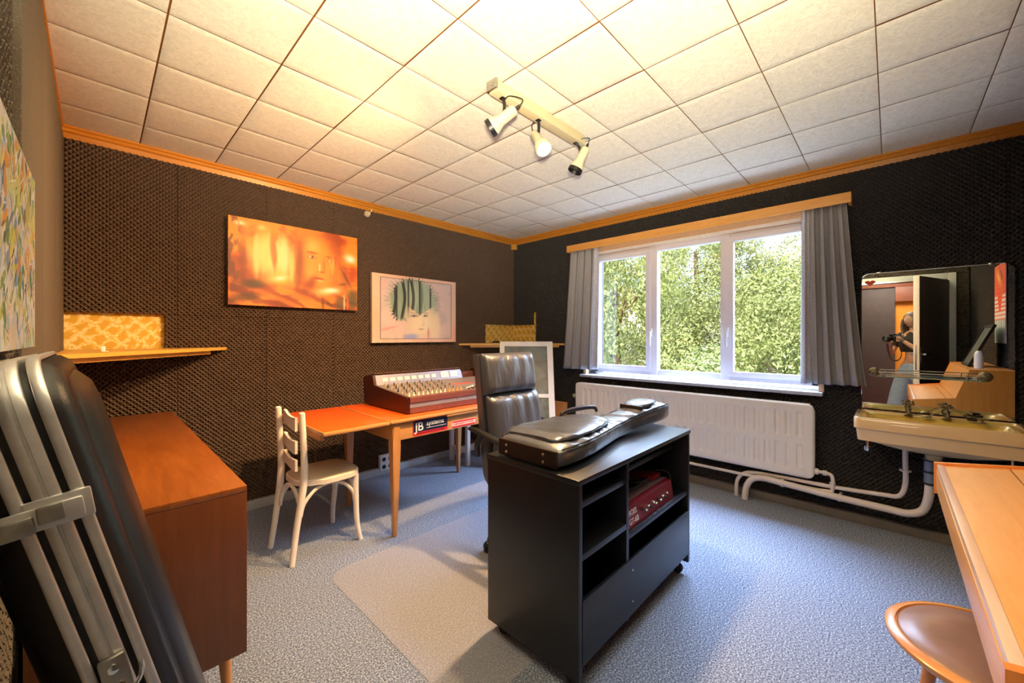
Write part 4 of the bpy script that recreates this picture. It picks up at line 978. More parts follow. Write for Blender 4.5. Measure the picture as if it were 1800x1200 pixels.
# pedal board in the rack
t = thing('effects_pedal', 'dark red floor multi effects unit on the right shelf of the black cabinet', 'effects unit', (1.9, .93, .461))
px0, px1 = 1.620, 2.12
B().prism([(px0, .838, .4625), (px0, .850, .552), (px0, .875, .560), (px0, 1.08, .530), (px0, 1.08, .4625)], (px1-px0, 0, 0)).done('body', 'pedal_red', t, 20)
B().prism([(px0+.002, .877, .5602), (px0+.002, 1.075, .5312), (px0+.002, 1.075, .5335), (px0+.002, .877, .5625)], (px1-px0-.004, 0, 0)).done('top_plate', 'pedal_top', t, 20)
kn = 0
for k in range(11):
    x = px0+.145+.027*k; z = .500 if k % 2 else .512; y = .8365+(z-.4625)*.134
    B().lathe((x, y, z), [(.001, 0), (.0075, 0), (.0075, .009), (.005, .013), (.001, .013)], 12, (0, -1, .12)).done('knob', 'chrome' if k % 3 else 'black_plastic', t)
tilt = Matrix.Rotation(PI/2-.13, 4, 'X')
text('lettering', 'BOSS', .034, 'sticker_white', t, Matrix.Translation((px0+.015, .8440, .516)) @ tilt)
text('lettering', 'GT-6B', .034, 'sticker_white', t, Matrix.Translation((px0+.015, .8400, .478)) @ tilt)
for k in range(4): B().box((px0+.03+.09*k, .93, .550), (px0+.09+.09*k, 1.0, .562), .004, Matrix.Rotation(-.14, 3, 'X')).done('footswitch', 'black_rubber', t)
B().box((px1-.10, .90, .556), (px1-.012, 1.07, .578), .006, Matrix.Rotation(-.10, 3, 'X')).done('expression_pedal', 'pedal_red', t)
t = thing('cable', 'black coiled audio cable draped over the red effects unit', 'cable', (1.72, .96, .56))
pts = [(1.63+.055*math.cos(k*.7)+.012*k, .93+.035*math.sin(k*.7), .572+.004*math.sin(k)+.001*k) for k in range(26)]
B().tube(pts, .0042, 8, 4).done('lead', 'black_rubber', t)
t2 = tag(B().tube([(2.12, .90, .515), (2.19, .885, .52), (2.215, .90, .55), (2.19, .93, .57), (2.10, .98, .575)], .004, 8, 5).done('jack_lead', 'black_rubber'), 'black jack lead looping out at the right end of the red effects unit', 'cable')

# ------------------------------------------------------------------ gig bag on the cabinet
t = thing('gig_bag', 'glossy black padded guitar bag lying across the top of the black cabinet', 'guitar bag', (1.8, 1.1, .796))
# outline stations along the bag: x, y near, y far, height
ST = [(1.235, .955, 1.235, .070), (1.245, .925, 1.262, .088), (1.30, .912, 1.275, .093), (1.40, .915, 1.285, .094), (1.50, .925, 1.285, .093), (1.60, .945, 1.270, .091), (1.70, .965, 1.245, .089), (1.80, .985, 1.210, .088), (1.88, .995, 1.175, .090), (1.96, .998, 1.150, .096), (2.08, .985, 1.150, .104), (2.20, .975, 1.155, .108), (2.32, .970, 1.155, .106), (2.40, .975, 1.150, .098), (2.425, .99, 1.13, .080)]
def srg(x, y0, y1, h, lift):
    cy, hy2 = (y0+y1)/2, (y1-y0)/2; z0 = .7975+lift; P = []
    for k in range(28):
        a = 2*PI*k/28; c, s = math.cos(a), math.sin(a); n = 4.2
        P.append(Vector((x, cy+hy2*abs(c)**(2/n)*(1 if c > 0 else -1), z0+h/2+h/2*abs(s)**(2/n)*(1 if s > 0 else -1)+(.006*math.sin(x*55+c*3) if s > .2 else 0)*(.6))))
    return P
def interp(x, i):
    for a, c in zip(ST[:-1], ST[1:]):
        if a[0] <= x <= c[0]:
            k = (x-a[0])/(c[0]-a[0]); return a[i]*(1-k)+c[i]*k
N = 60; xs2 = [1.235+(2.425-1.235)*k/N for k in range(N+1)]
B().rings([srg(x, interp(x, 1), interp(x, 2), interp(x, 3), max(0, (x-1.92))*.05) for x in xs2]).done('bag_body', 'bag_vinyl', t, 80)
# piping line along the near upper edge and the far one
for s_, idx in ((1, 1), (-1, 2)):
    B().tube([(x, interp(x, idx)+.004*s_*(-1 if s_ > 0 else -1)*0+(.006 if s_ > 0 else -.006), .7975+interp(x, 3)*.90+max(0, (x-1.92))*.05) for x in xs2[1:-1]], .0032, 6).done('piping', 'black_rubber', t)
B().tube([(x, interp(x, 1)+.001, .7975+interp(x, 3)*.80+max(0, (x-1.92))*.05) for x in xs2[2:-1]], .0022, 6).done('zip', 'black_rubber', t)
# brown-black end panel with rivets
B().box((1.2235, .935, .803), (1.240, 1.255, .874), .014, seg=3).done('end_panel', 'bag_brown', t)
q = B()
for y in (1.0, 1.205):
    for z in (.822, .851): q.lathe((1.2235, y, z), [(.001, 0), (.0062, 0), (.005, .003), (.001, .0035)], 12, (-1, 0, 0))
q.done('rivet', 'rivet', t)
# big pocket
PK = [(1.275, 1.00, 1.24), (1.30, .965, 1.262), (1.40, .955, 1.272), (1.55, .965, 1.270), (1.68, .992, 1.245), (1.77, 1.02, 1.205), (1.80, 1.05, 1.17)]
rs = []
for k in range(31):
    x = 1.275+(.525)*k/30
    for a, c in zip(PK[:-1], PK[1:]):
        if a[0] <= x <= c[0]+1e-6: u = (x-a[0])/(c[0]-a[0]); y0 = a[1]*(1-u)+c[1]*u; y1 = a[2]*(1-u)+c[2]*u; break
    cy, hy2 = (y0+y1)/2, (y1-y0)/2; h = .030*(1 if 1 < k < 29 else .6); P = []
    for m in range(24):
        an = 2*PI*m/24; c_, s_ = math.cos(an), math.sin(an)
        P.append(Vector((x, cy+hy2*abs(c_)**.55*(1 if c_ > 0 else -1), .884+h*.5+h*.5*abs(s_)**.6*(1 if s_ > 0 else -1)+(.0022*math.sin(x*43+c_*3+2*math.sin(x*19)) if s_ > 0 else 0))))
    rs.append(P)
B().rings(rs).done('pocket', 'bag_vinyl', t, 80)
# headstock pocket
rs = []
for k in range(17):
    x = 2.09+.24*k/16; e = math.sin(PI*min(1, max(0, (k+1)/18)))**.35; cy, hy2 = 1.068, .070*e; P = []
    for m in range(20):
        an = 2*PI*m/20; c_, s_ = math.cos(an), math.sin(an); h = .034*e
        P.append(Vector((x, cy+hy2*abs(c_)**.5*(1 if c_ > 0 else -1), .906+h*.5+h*.5*abs(s_)**.6*(1 if s_ > 0 else -1)+.012*(k/16))))
    rs.append(P)
B().rings(rs).done('neck_pocket', 'bag_vinyl', t, 80)
B().box((2.088, 1.0, .908), (2.10, 1.135, .932), .004).done('pocket_flap', 'bag_brown', t)
# carrying handle
B().tube([(1.66, 1.235, .905), (1.68, 1.235, .925), (1.80, 1.222, .932), (1.92, 1.205, .925), (1.945, 1.20, .900)], [.008, .011, .013, .011, .008], 10, 6).done('handle', 'bag_brown', t)
B().cyl((2.425, 1.06, .83), (2.437, 1.06, .83), .015, .012, 14).done('end_button', 'black_rubber', t)
t = thing('tape_roll', 'small black round tape roll standing on the black cabinet behind the guitar bag', 'tape', (1.897, 1.268, .796))
B().lathe((1.897, 1.268, .7975), [(.015, 0), (.034, 0), (.036, .002), (.036, .062), (.034, .064), (.015, .064), (.015, 0)], 24).done('roll', 'black_plastic', t)

# ------------------------------------------------------------------ office chair
t = thing('office_chair', 'high backed black leather office chair behind the black cabinet', 'office chair', (1.90, 1.62, 0))
def cushion(bb, x0, x1, z0, z1, yf, yb, lean, n=26, puff=.022, r=.05, folds=True):
    """padded back cushion; lean = dy per dz"""
    def surf(u, v, side):
        x = x0+(x1-x0)*u; z = z0+(z1-z0)*v
        e = min(1, min(u, 1-u)*(x1-x0)/r); g = min(1, min(v, 1-v)*(z1-z0)/r)
        d = math.sqrt(max(0, 1-(1-e)**2))*math.sqrt(max(0, 1-(1-g)**2))
        y = (yb+(yf-yb)*.25) + (yf-(yb+(yf-yb)*.25))*d if side else yb
        if side:
            y -= puff*math.sin(PI*u)*.5*math.sin(PI*v)
            if folds: y += .0085*math.sin(u*26+1.6*math.sin(v*3.0+u*4))*(.35+.65*abs(v-.35))*math.sin(PI*u)*d
        return (x, y+lean*(z-.85), z)
    bb.grid(lambda u, v: surf(u, v, 1), n*2, n); bb.grid(lambda u, v: surf(1-u, v, 0), n, n)
    # rim
    q = [surf(k/n, 0, 1) for k in range(n)]+[surf(1, k/n, 1) for k in range(n)]+[surf(1-k/n, 1, 1) for k in range(n)]+[surf(0, 1-k/n, 1) for k in range(n)]
    p = [surf(k/n, 0, 0) for k in range(n)]+[surf(1, k/n, 0) for k in range(n)]+[surf(1-k/n, 1, 0) for k in range(n)]+[surf(0, 1-k/n, 0) for k in range(n)]
    bb.rings([p, q], cap0=False, cap1=False)
    bmesh.ops.remove_doubles(bb.bm, verts=bb.bm.verts[:], dist=.0006)
LN = .13
bb = B(); cushion(bb, 1.665, 2.135, .955, 1.212, 1.765, 1.83, LN, puff=.03); bb.done('headrest', 'leather', t, 80)
bb = B(); cushion(bb, 1.672, 2.140, .44, .950, 1.755, 1.82, LN, puff=.03); bb.done('backrest', 'leather', t, 80)
bb = B(); 
def backshell(u, v, o):
    x = 1.655+(2.145-1.655)*u; z = .36+(1.205-.36)*v; cv = .028*(1-(2*u-1)**2)
    y = 1.832+o+cv+LN*(z-.85) - (.10*(1-v/.15)**2 if v < .15 else 0)
    return (x, y, z)
bb.grid(lambda u, v: backshell(u, v, 0), 14, 24); bb.grid(lambda u, v: backshell(1-u, v, .05), 14, 24)
n = 20; e0 = []; e1 = []
for (ua, va, ub, vb) in ((0, 0, 1, 0), (1, 0, 1, 1), (1, 1, 0, 1), (0, 1, 0, 0)):
    for k in range(n): u = ua+(ub-ua)*k/n; v = va+(vb-va)*k/n; e0.append(backshell(u, v, 0)); e1.append(backshell(u, v, .05))
bb.rings([e0, e1], cap0=False, cap1=False); bb.done('back_shell', 'leather', t, 60)
B().box((1.655, 1.33, .415), (2.145, 1.80, .50), .035, seg=4).done('seat', 'leather', t, 60)
for x, xs_ in ((1.615, -1), (2.185, 1)):
    B().tube([(x, 1.915, .742), (x, 1.90, .744), (x, 1.82, .738), (x, 1.70, .712), (x, 1.60, .700), (x, 1.50, .690), (x, 1.44, .672)], [.012, .020, .025, .027, .027, .025, .014], 14, 5, (1, .66)).done('armrest', 'black_plastic', t)
    B().tube([(x, 1.72, .70), (x+xs_*.01, 1.70, .60), (x+xs_*-.005, 1.64, .48), (x-xs_*.05, 1.60, .41), (x-xs_*.16, 1.58, .40)], .016, 10, 5, (1.4, 1)).tube([(x, 1.80, .72), (x-xs_*.0, 1.84, .66), (x-xs_*.03, 1.87, .58)], .018, 10, 5).done('arm_support', 'black_plastic', t)
B().cyl((1.90, 1.62, .10), (1.90, 1.62, .26), .028).cyl((1.90, 1.62, .26), (1.90, 1.62, .39), .016).box((1.80, 1.50, .385), (2.0, 1.76, .415), .01).done('gas_lift', 'black_plastic', t)
ang0 = math.atan2(1.80-1.62, 1.635-1.90)
for k in range(5):
    a = ang0+2*PI*k/5; c, s_ = math.cos(a), math.sin(a); e = Vector((1.90+.29*c, 1.62+.29*s_, 0))
    B().tube([(1.90+.02*c, 1.62+.02*s_, .115), (1.90+.16*c, 1.62+.16*s_, .105), (e.x, e.y, .085)], [.026, .022, .020], 10, 4, (1, .8)).done('base_arm', 'black_plastic', t)
    sd = Vector((-s_, c, 0))
    w_ = B().cyl((1.90+.30*c-.024*sd.x, 1.62+.30*s_-.024*sd.y, .029), (1.90+.30*c-.008*sd.x, 1.62+.30*s_-.008*sd.y, .029), .024).cyl((1.90+.30*c+.008*sd.x, 1.62+.30*s_+.008*sd.y, .029), (1.90+.30*c+.024*sd.x, 1.62+.30*s_+.024*sd.y, .029), .024).cyl((e.x, e.y, .05), (e.x, e.y, .085), .012).sph((1.90+.30*c, 1.62+.30*s_, .045), .022, 10)
    w_.done('castor', 'black_plastic', t)

# ------------------------------------------------------------------ desk at the right
t = thing('studio_desk', 'orange beech desk with a raised back part along the right wall', 'desk', (1.8, -.42, 0))
DX0, DX1 = 1.035, 2.535
prof_end = [(-.136, .640), (-.136, .772), (-.388, .808), (-.466, 1.050), (RY+.055, 1.050), (RY+.055, 0), (-.42, 0), (-.42, .640)]
for x in (DX0, DX1-.022): B().prism([(x, y, z) for y, z in prof_end], (.022, 0, 0)).done('side_panel', 'desk_side', t, 20)
x0, x1 = DX0+.0225, DX1-.0225
def slab(p, th, nm, m, e=0):
    (ya, za), (yb, zb) = p; B().prism([(x0, ya, za), (x0, yb, zb), (x0, yb, zb-th), (x0, ya, za-th)], (x1-x0, 0, 0)).done(nm, m, t, 20)
slab(((-.166, .766), (-.340, .792)), .018, 'desktop', 'desk_wood'); slab(((-.345, .7925), (-.386, .799)), .018, 'rear_board', 'desk_wood')
B().box((x0, -.166, .745), (x1, -.144, .768), .003).done('front_moulding', 'bright_edge', t)
B().box((x0, -.160, .655), (x1, -.142, .7445), .003).lathe((1.92, -.1415, .70), [(.001, 0), (.004, 0), (.003, .001), (.001, .001)], 8, (0, 1, 0)).done('front_rail', 'desk_wood', t)
B().prism([(x0, -.388, .800), (x0, -.466, 1.044), (x0, -.480, 1.044), (x0, -.402, .800)], (x1-x0, 0, 0)).done('slanted_back', 'desk_wood', t, 20)
B().box((x0, RY+.056, 1.026), (x1, -.481, 1.046), .002).done('upper_shelf', 'desk_wood', t)
B().box((x0, RY+.056, .08), (x1, RY+.07, 1.0), 0).done('back_panel', 'desk_side', t)
t = thing('leaning_panel', 'dark grey framed glass panel leaning against the right wall on top of the desk', 'frame', (1.85, -.55, 1.05))
P0 = [Vector((1.55, -.50, 1.052)), Vector((2.02, -.50, 1.052)), Vector((2.02, -.655, 1.43)), Vector((1.55, -.655, 1.43))]
bb = B(); nrm = Vector((0, .38, .155)).normalized()
def lerp2(u, v): return P0[0]*(1-u)*(1-v)+P0[1]*u*(1-v)+P0[2]*u*v+P0[3]*(1-u)*v
for (u0, v0, u1, v1) in ((0, 0, 1, .06), (0, .94, 1, 1), (0, .06, .05, .94), (.95, .06, 1, .94)):
    bb.prism([lerp2(u0, v0), lerp2(u1, v0), lerp2(u1, v1), lerp2(u0, v1)], -nrm*.02)
bb.done('frame', 'black_plastic', t, 0)
B().prism([p-nrm*.008 for p in (lerp2(.05, .06), lerp2(.95, .06), lerp2(.95, .94), lerp2(.05, .94))], -nrm*.006).done('glass', 'dark_glass', t, 0)
tag(B().lathe((2.24, -.545, 1.0475), [(.001, 0), (.026, 0), (.028, .01), (.028, .11), (.024, .135), (.014, .150), (.001, .153)], 20).done('white_bottle', 'sticker_white'), 'plain white round bottle standing on top of the desk', 'bottle')
# stool under the desk
t = thing('stool', 'low stool with round brown leather seat in orange wooden rim under the desk', 'stool', (1.668, -.205, 0))
SCX, SCY = 1.668, -.208
B().lathe((SCX, SCY, .425), [(.001, 0), (.17, .002), (.205, .012), (.222, .028), (.222, .038), (.212, .046), (.199, .047), (.197, .040)], 64).done('rim', 'stool_wood', t, 50)
B().lathe((SCX, SCY, .425), [(.1965, .038), (.190, .0475), (.12, .046), (.001, .044)], 64).done('seat', 'stool_leather', t, 60)
for k in range(4):
    a = PI/4+k*PI/2+.2; B().cyl((SCX+.19*math.cos(a), SCY+.19*math.sin(a), 0), (SCX+.13*math.cos(a), SCY+.13*math.sin(a), .43), .012, .018).done('leg', 'stool_wood', t)
B().tube([(SCX+.165*math.cos(a), SCY+.165*math.sin(a), .17) for a in [2*PI*k/24 for k in range(25)]], .008, 8).done('foot_ring', 'stool_wood', t)

# ------------------------------------------------------------------ doorway, door and hall (seen in the mirror)
b = B().box((LX-.15, DY0-.075, 0), (LX+.075, DY0, DZ+.075), .004).box((LX-.15, DY1, 0), (LX+.075, DY1+.065, DZ+.075), .004).box((LX-.15, DY0, DZ), (LX+.075, DY1, DZ+.075), .004)
struct(b.done('trim_7', 'doorframe'))
hinge = Vector((-.120, -.500, 0)); dv = (Vector((.690, -.190, 0))-hinge).normalized(); dn = Vector((-dv.y, dv.x, 0)); DL = .84
def dbox(bb, a0, a1, n0, n1, z0, z1, bev=0):
    b2 = B().box((a0, n0, z0), (a1, n1, z1), bev)
    for v in b2.bm.verts: v.co = hinge+dv*v.co.x+dn*v.co.y+Vector((0, 0, v.co.z))
    me = bpy.data.meshes.new('x'); b2.bm.to_mesh(me); bb.bm.from_mesh(me); b2.bm.free(); bpy.data.meshes.remove(me)
    return bb
dr = struct(dbox(B(), 0, DL-.012, -.046, 0, .008, 2.05, .002).done('door_1', 'door_dark'))
o = dbox(B(), DL-.0118, DL+.002, -.050, .004, .008, 2.052, .002).done('door_edge', 'door_edge', dr); o['kind'] = 'structure'
q = dbox(B(), DL-.075, DL-.035, .0, .004, 1.0, 1.19, .002); dbox(q, DL-.065, DL-.045, .004, .045, 1.10, 1.12, .004); dbox(q, DL-.17, DL-.045, .035, .052, 1.10, 1.118, .006)
dbox(q, DL-.075, DL-.035, -.050, -.0462, 1.0, 1.19, .002); dbox(q, DL-.065, DL-.045, -.085, -.050, 1.10, 1.12, .004); dbox(q, DL-.17, DL-.045, -.095, -.075, 1.10, 1.118, .006)
o = q.done('door_handle', 'chrome', dr); o['kind'] = 'structure'
q = dbox(B(), DL+.0015, DL+.004, -.028, -.012, .92, 1.22, .001); o = q.done('lock_plate', 'dull_steel', dr); o['kind'] = 'structure'
q = B()
for z in (.35, 1.0, 1.75): q.cyl(hinge+Vector((-.004, .006, z-.05)), hinge+Vector((-.004, .006, z+.05)), .008)
o = q.done('hinge', 'dull_steel', dr); o['kind'] = 'structure'
# hall
HX = -1.75
struct(B().box((HX-.1, -1.3, -.08), (LX-.101, 1.3, -.001)).done('floor_hall', 'red_laminate', smooth=0))
struct(B().box((HX-.1, -1.3, 0), (HX, 1.3, 2.6)).done('wall_hall', 'hall_orange', smooth=0))
struct(B().box((HX, 1.2, 0), (LX-.14, 1.3, 2.6)).done('wall_hall_left', 'hall_wood', smooth=0))
struct(B().box((HX, -1.3, 0), (LX-.14, -1.2, 2.6)).done('wall_hall_right', 'hall_orange', smooth=0))
struct(B().box((HX, -1.2, 2.40), (LX-.14, 1.2, 2.5)).done('ceiling_hall', 'plaster', smooth=0))
struct(B().box((HX+.001, -.05, .005), (HX+.06, 1.19, 2.14), .003).done('door_2', 'hall_brown', smooth=0))
struct(B().box((HX+.001, -1.19, 1.90), (HX+.10, -.052, 2.14), .003).box((HX+.001, -1.19, 2.142), (HX+.10, 1.19, 2.39), .003).done('trim_8', 'hall_wood'))
t = thing('hall_lamp', 'round ceiling lamp in the hall seen in the mirror', 'ceiling lamp', (-.9, .0, 2.40))
B().lathe((-.95, -.02, 2.372), [(.001, 0), (.10, .004), (.115, .015), (.115, .028)], 24).done('shade', 'hall_lamp', t)

# ------------------------------------------------------------------ photographer in the doorway (seen in the mirror)
def skin(name, pts, edges, m, parent, root=0, sub=1):
    me = bpy.data.meshes.new(name); me.from_pydata([p[0] for p in pts], edges, [])
    o = bpy.data.objects.new(name, me); COL.objects.link(o)
    o.modifiers.new('skin', 'SKIN').use_smooth_shade = True
    sd = me.skin_vertices[0].data
    for i, p in enumerate(pts):
        r = p[1] if isinstance(p[1], tuple) else (p[1], p[1]); sd[i].radius = r; sd[i].use_root = (i == root)
    s2 = o.modifiers.new('sub', 'SUBSURF'); s2.levels = s2.render_levels = sub
    bpy.context.view_layer.update()
    m2 = bpy.data.meshes.new_from_object(o.evaluated_get(bpy.context.evaluated_depsgraph_get())); bpy.data.objects.remove(o)
    m2.materials.clear(); m2.name = name
    return link(name, m2, m, parent, 180)
F = Vector((.7226, .6912, 0)); Rr = Vector((.6912, -.7226, 0)); U = Vector((0, 0, 1))
PB = Vector((-.43, -.235, 0))
def pp(r, f, u): return PB+Rr*r+F*f+U*u       # right, forward, up
t = thing('person', 'person with dark hair, black crop top and pale jeans holding a camera in the doorway', 'person', tuple(PB))
chain = [(pp(0, 0, .93), (.15, .10)), (pp(0, 0, 1.02), (.135, .095)), (pp(0, .0, 1.12), (.13, .095)), (pp(0, .0, 1.24), (.15, .10)), (pp(0, -.01, 1.34), (.11, .075)), (pp(0, -.005, 1.41), (.050, .050)), (pp(0, .012, 1.47), (.050, .052)),
  # arms: 7-10 left, 11-14 right
  (pp(-.165, -.01, 1.325), .052), (pp(-.235, .03, 1.20), .043), (pp(-.255, .08, 1.06), .037), (pp(-.13, .22, 1.17), .031), (pp(-.055, .285, 1.228), .024),
  (pp(.165, -.01, 1.325), .052), (pp(.235, .04, 1.20), .043), (pp(.255, .12, 1.09), .037), (pp(.15, .22, 1.20), .031), (pp(.092, .262, 1.262), .024),
  # legs
  (pp(-.10, .0, .86), (.095, .10)), (pp(-.20, .04, .48), .055), (pp(-.27, .02, .09), .035), (pp(-.275, .14, .035), .032),
  (pp(.10, .0, .86), (.095, .10)), (pp(.14, .02, .48), .055), (pp(.17, .0, .09), .035), (pp(.175, .12, .035), .032)]
ed = [(0, 1), (1, 2), (2, 3), (3, 4), (4, 5), (5, 6), (4, 7), (7, 8), (8, 9), (9, 10), (10, 11), (4, 12), (12, 13), (13, 14), (14, 15), (15, 16), (0, 17), (17, 18), (18, 19), (19, 20), (0, 21), (21, 22), (22, 23), (23, 24)]
skin('body', chain, ed, 'skin', t, 0, 2)
# head
hd = B(); HC = pp(0, .025, 1.553)
def headpt(th, ph):
    """th around (0 = forward), ph -pi/2..pi/2"""
    x = math.cos(ph)*math.cos(th); y = math.cos(ph)*math.sin(th); z = math.sin(ph)
    f = x*.098; r = y*.074; u = z*.112
    if z < 0: k = 1-.30*abs(z)**1.3; r *= k; f *= (1-.12*abs(z))
    if x > 0:
        f += .022*math.exp(-((y/.16)**2+((z+.10)/.20)**2)) * 1.0           # nose
        f -= .010*math.exp(-(((abs(y)-.36)/.16)**2+((z-.08)/.12)**2))      # eye sockets
        f += .007*math.exp(-((y/.30)**2+((z+.42)/.07)**2))                 # lips
        f += .008*math.exp(-((y/.25)**2+((z+.72)/.15)**2))                 # chin
    return HC+F*f+Rr*r+U*u
hd.rings([[headpt(2*PI*k/36, -PI/2+.06+(PI-.12)*j/26) for k in range(36)] for j in range(27)])
hd.done('head', 'skin', t, 180)
for s_ in (-1, 1):
    e = HC+F*.086+Rr*(s_*.027)+U*.010
    B().sph(e, .0095, 12).done('eye', 'sticker_white', t); B().sph(e+F*.0065, .0052, 10).done('iris', 'hair', t)
    B().sph(HC-F*.005+Rr*(s_*.075)-U*.005, .018, 10, (.45, .8, 1.3)).done('ear', 'skin', t)
B().tube([HC+F*.101-U*.049+Rr*a for a in (-.02, 0, .02)], .0045, 8).done('mouth', 'red_laminate', t)
# hair: cap plus hanging locks
hb = B()
def hairpt(th, ph):
    x = math.cos(ph)*math.cos(th); y = math.cos(ph)*math.sin(th); z = math.sin(ph)
    w_ = 1+.02*math.sin(th*17)
    return HC+F*(x*.108*w_-.006)+Rr*(y*.089*w_)+U*(z*.122)
rs = []
for j in range(14):
    row = []
    for k in range(48):
        th = 2*PI*k/48; fr = max(0, math.cos(th)); lo = -1.15+1.75*fr**.7
        row.append(hairpt(th, lo+(PI/2-.03-lo)*j/13))
    rs.append(row)
hb.rings(rs, cap0=False)
for k in range(26):
    th = .95+(2*PI-1.9)*k/25; p = hairpt(th, .1); out_ = (F*math.cos(th)+Rr*math.sin(th))
    ln = .19+.03*math.sin(k*2.3)
    hb.tube([p, p+out_*.012-U*ln*.35, p+out_*.010-U*ln*.7, p-out_*.004-U*ln], [.016, .017, .015, .004], 8, 3)
hb.done('hair', 'hair', t, 60)
# crop top: shell around the chest with short sleeves
def ell(c, a, b2, n=28, tilt=0): return [c+Rr*(a*math.cos(2*PI*k/n))+F*(b2*math.sin(2*PI*k/n)) for k in range(n)]
B().rings([ell(pp(0, .004, 1.105), .150, .112), ell(pp(0, .01, 1.16), .158, .122), ell(pp(0, .012, 1.24), .170, .125), ell(pp(0, .0, 1.31), .180, .105), ell(pp(0, -.008, 1.355), .140, .085), ell(pp(0, -.008, 1.385), .075, .068)], cap0=False, cap1=False).done('crop_top', 'black_top', t, 180)
for s_ in (-1, 1): B().tube([pp(s_*.13, -.01, 1.335), pp(s_*.185, -.003, 1.31), pp(s_*.225, .02, 1.235), pp(s_*.242, .035, 1.19)], [.066, .066, .058, .060], 16, 3).done('sleeve', 'black_top', t)
# jeans
skin('jeans', [(pp(0, 0, .99), (.155, .115)), (pp(0, 0, .90), (.165, .125)), (pp(-.105, .0, .80), (.112, .118)), (pp(-.185, .02, .50), .108), (pp(-.255, .03, .16), .106), (pp(-.27, .035, .045), .106), (pp(.105, .0, .80), (.112, .118)), (pp(.14, .01, .50), .108), (pp(.165, .01, .16), .106), (pp(.17, .015, .045), .106)],
     [(0, 1), (1, 2), (2, 3), (3, 4), (4, 5), (1, 6), (6, 7), (7, 8), (8, 9)], 'denim', t, 1, 2)
for s_, c in ((-1, pp(-.272, .09, 0)), (1, pp(.172, .07, 0))):
    B().sph(c+U*.033, .045, 14, (1.35, 1.35, .72)).sph(c+F*.07+U*.028, .038, 14, (1.2, 1.2, .7)).done('shoe', 'sticker_white', t)
# hands around the camera: palm and five fingers each
CC = pp(.012, .320, 1.292)      # camera body centre
def hand(base, palm_dir, fingers, thumb, s=1):
    pts = [(base, .024), (base+palm_dir*.05, (.034, .017))]; e = [(0, 1)]
    skin('hand', pts+[(base+palm_dir*.085, (.034, .014))], e+[(1, 2)], 'skin', t, 0, 2)
    for f in fingers+[thumb]:
        skin('finger', [(f[0], .0092), (f[1], .0086), (f[2], .0078), (f[3], .0068)], [(0, 1), (1, 2), (2, 3)], 'skin', t, 0, 2)
lb = pp(-.055, .285, 1.228); ld = (CC-U*.055+F*.05-Rr*.01-lb).normalized()
fl = []
for k in range(4):
    p0 = lb+ld*.075+F*(.018-.012*k)+U*.0; fl.append((p0, p0+Rr*.03-U*.002+F*.01, p0+Rr*(.052-.003*abs(k-1))+U*.012+F*.012, p0+Rr*(.060-.004*abs(k-1))+U*.030+F*.012))
hand(lb, ld, fl, (lb+ld*.03+F*.015, lb+ld*.05+F*.04+U*.02-Rr*.01, lb+ld*.06+F*.05+U*.045-Rr*.012, lb+ld*.06+F*.05+U*.062-Rr*.008))
rb = pp(.092, .262, 1.262); rd = (CC+Rr*.068+F*.0+U*.012-rb).normalized()
fl = []
for k in range(4):
    p0 = rb+rd*.052+U*(.026-.019*k)+Rr*.010; fl.append((p0, p0+F*.028+Rr*.006, p0+F*.045-Rr*.010, p0+F*(.046)-Rr*(.032-.002*k)))
hand(rb, rd, fl, (rb+rd*.02+U*.018, rb+rd*.03+U*.034-Rr*.022, rb+rd*.045+U*.034-Rr*.040, rb+rd*.055+U*.030-Rr*.052))
B().tube([lb-ld*.01+(Rr*math.cos(a)+U*math.sin(a))*.030 for a in [2*PI*k/16 for k in range(17)]], .004, 6).done('bracelet', 'strap_brown', t)
# camera she holds
t = thing('camera', 'black photo camera with a thick lens held in the person\'s hands', 'camera', tuple(CC))
q = B()
def camp(r, f, u): return CC+Rr*r+F*f+U*u
def cb(bb, r0, r1, f0, f1, u0, u1, bev):
    b2 = B().box((r0, f0, u0), (r1, f1, u1), bev, seg=3)
    for v in b2.bm.verts: v.co = camp(v.co.x, v.co.y, v.co.z)
    me = bpy.data.meshes.new('x'); b2.bm.to_mesh(me); bb.bm.from_mesh(me); b2.bm.free(); bpy.data.meshes.remove(me)
cb(q, -.068, .068, -.03, .03, -.046, .044, .012); cb(q, -.028, .028, -.025, .035, .040, .066, .012); cb(q, .040, .072, .02, .048, -.044, .040, .012)
q.done('camera_body', 'black_plastic', t)
B().lathe(camp(-.005, .030, -.004), [(.001, 0), (.033, 0), (.036, .01), (.036, .045), (.039, .050), (.039, .088), (.034, .092), (.030, .086), (.028, .070), (.001, .066)], 28, F).done('lens', 'black_plastic', t)
B().lathe(camp(-.005, .030, -.004), [(.001, .0715), (.028, .0715), (.027, .075), (.001, .080)], 24, F).done('lens_glass', 'dark_glass', t)
B().tube([camp(-.07, -.01, .03), camp(-.10, -.02, -.06), camp(-.10, -.04, -.20), camp(-.06, -.05, -.29), camp(.02, -.05, -.30), camp(.075, -.04, -.22), camp(.085, -.02, -.05), camp(.072, -.01, .03)], .010, 8, 6, (1.3, .35)).done('camera_strap', 'strap_brown', t)

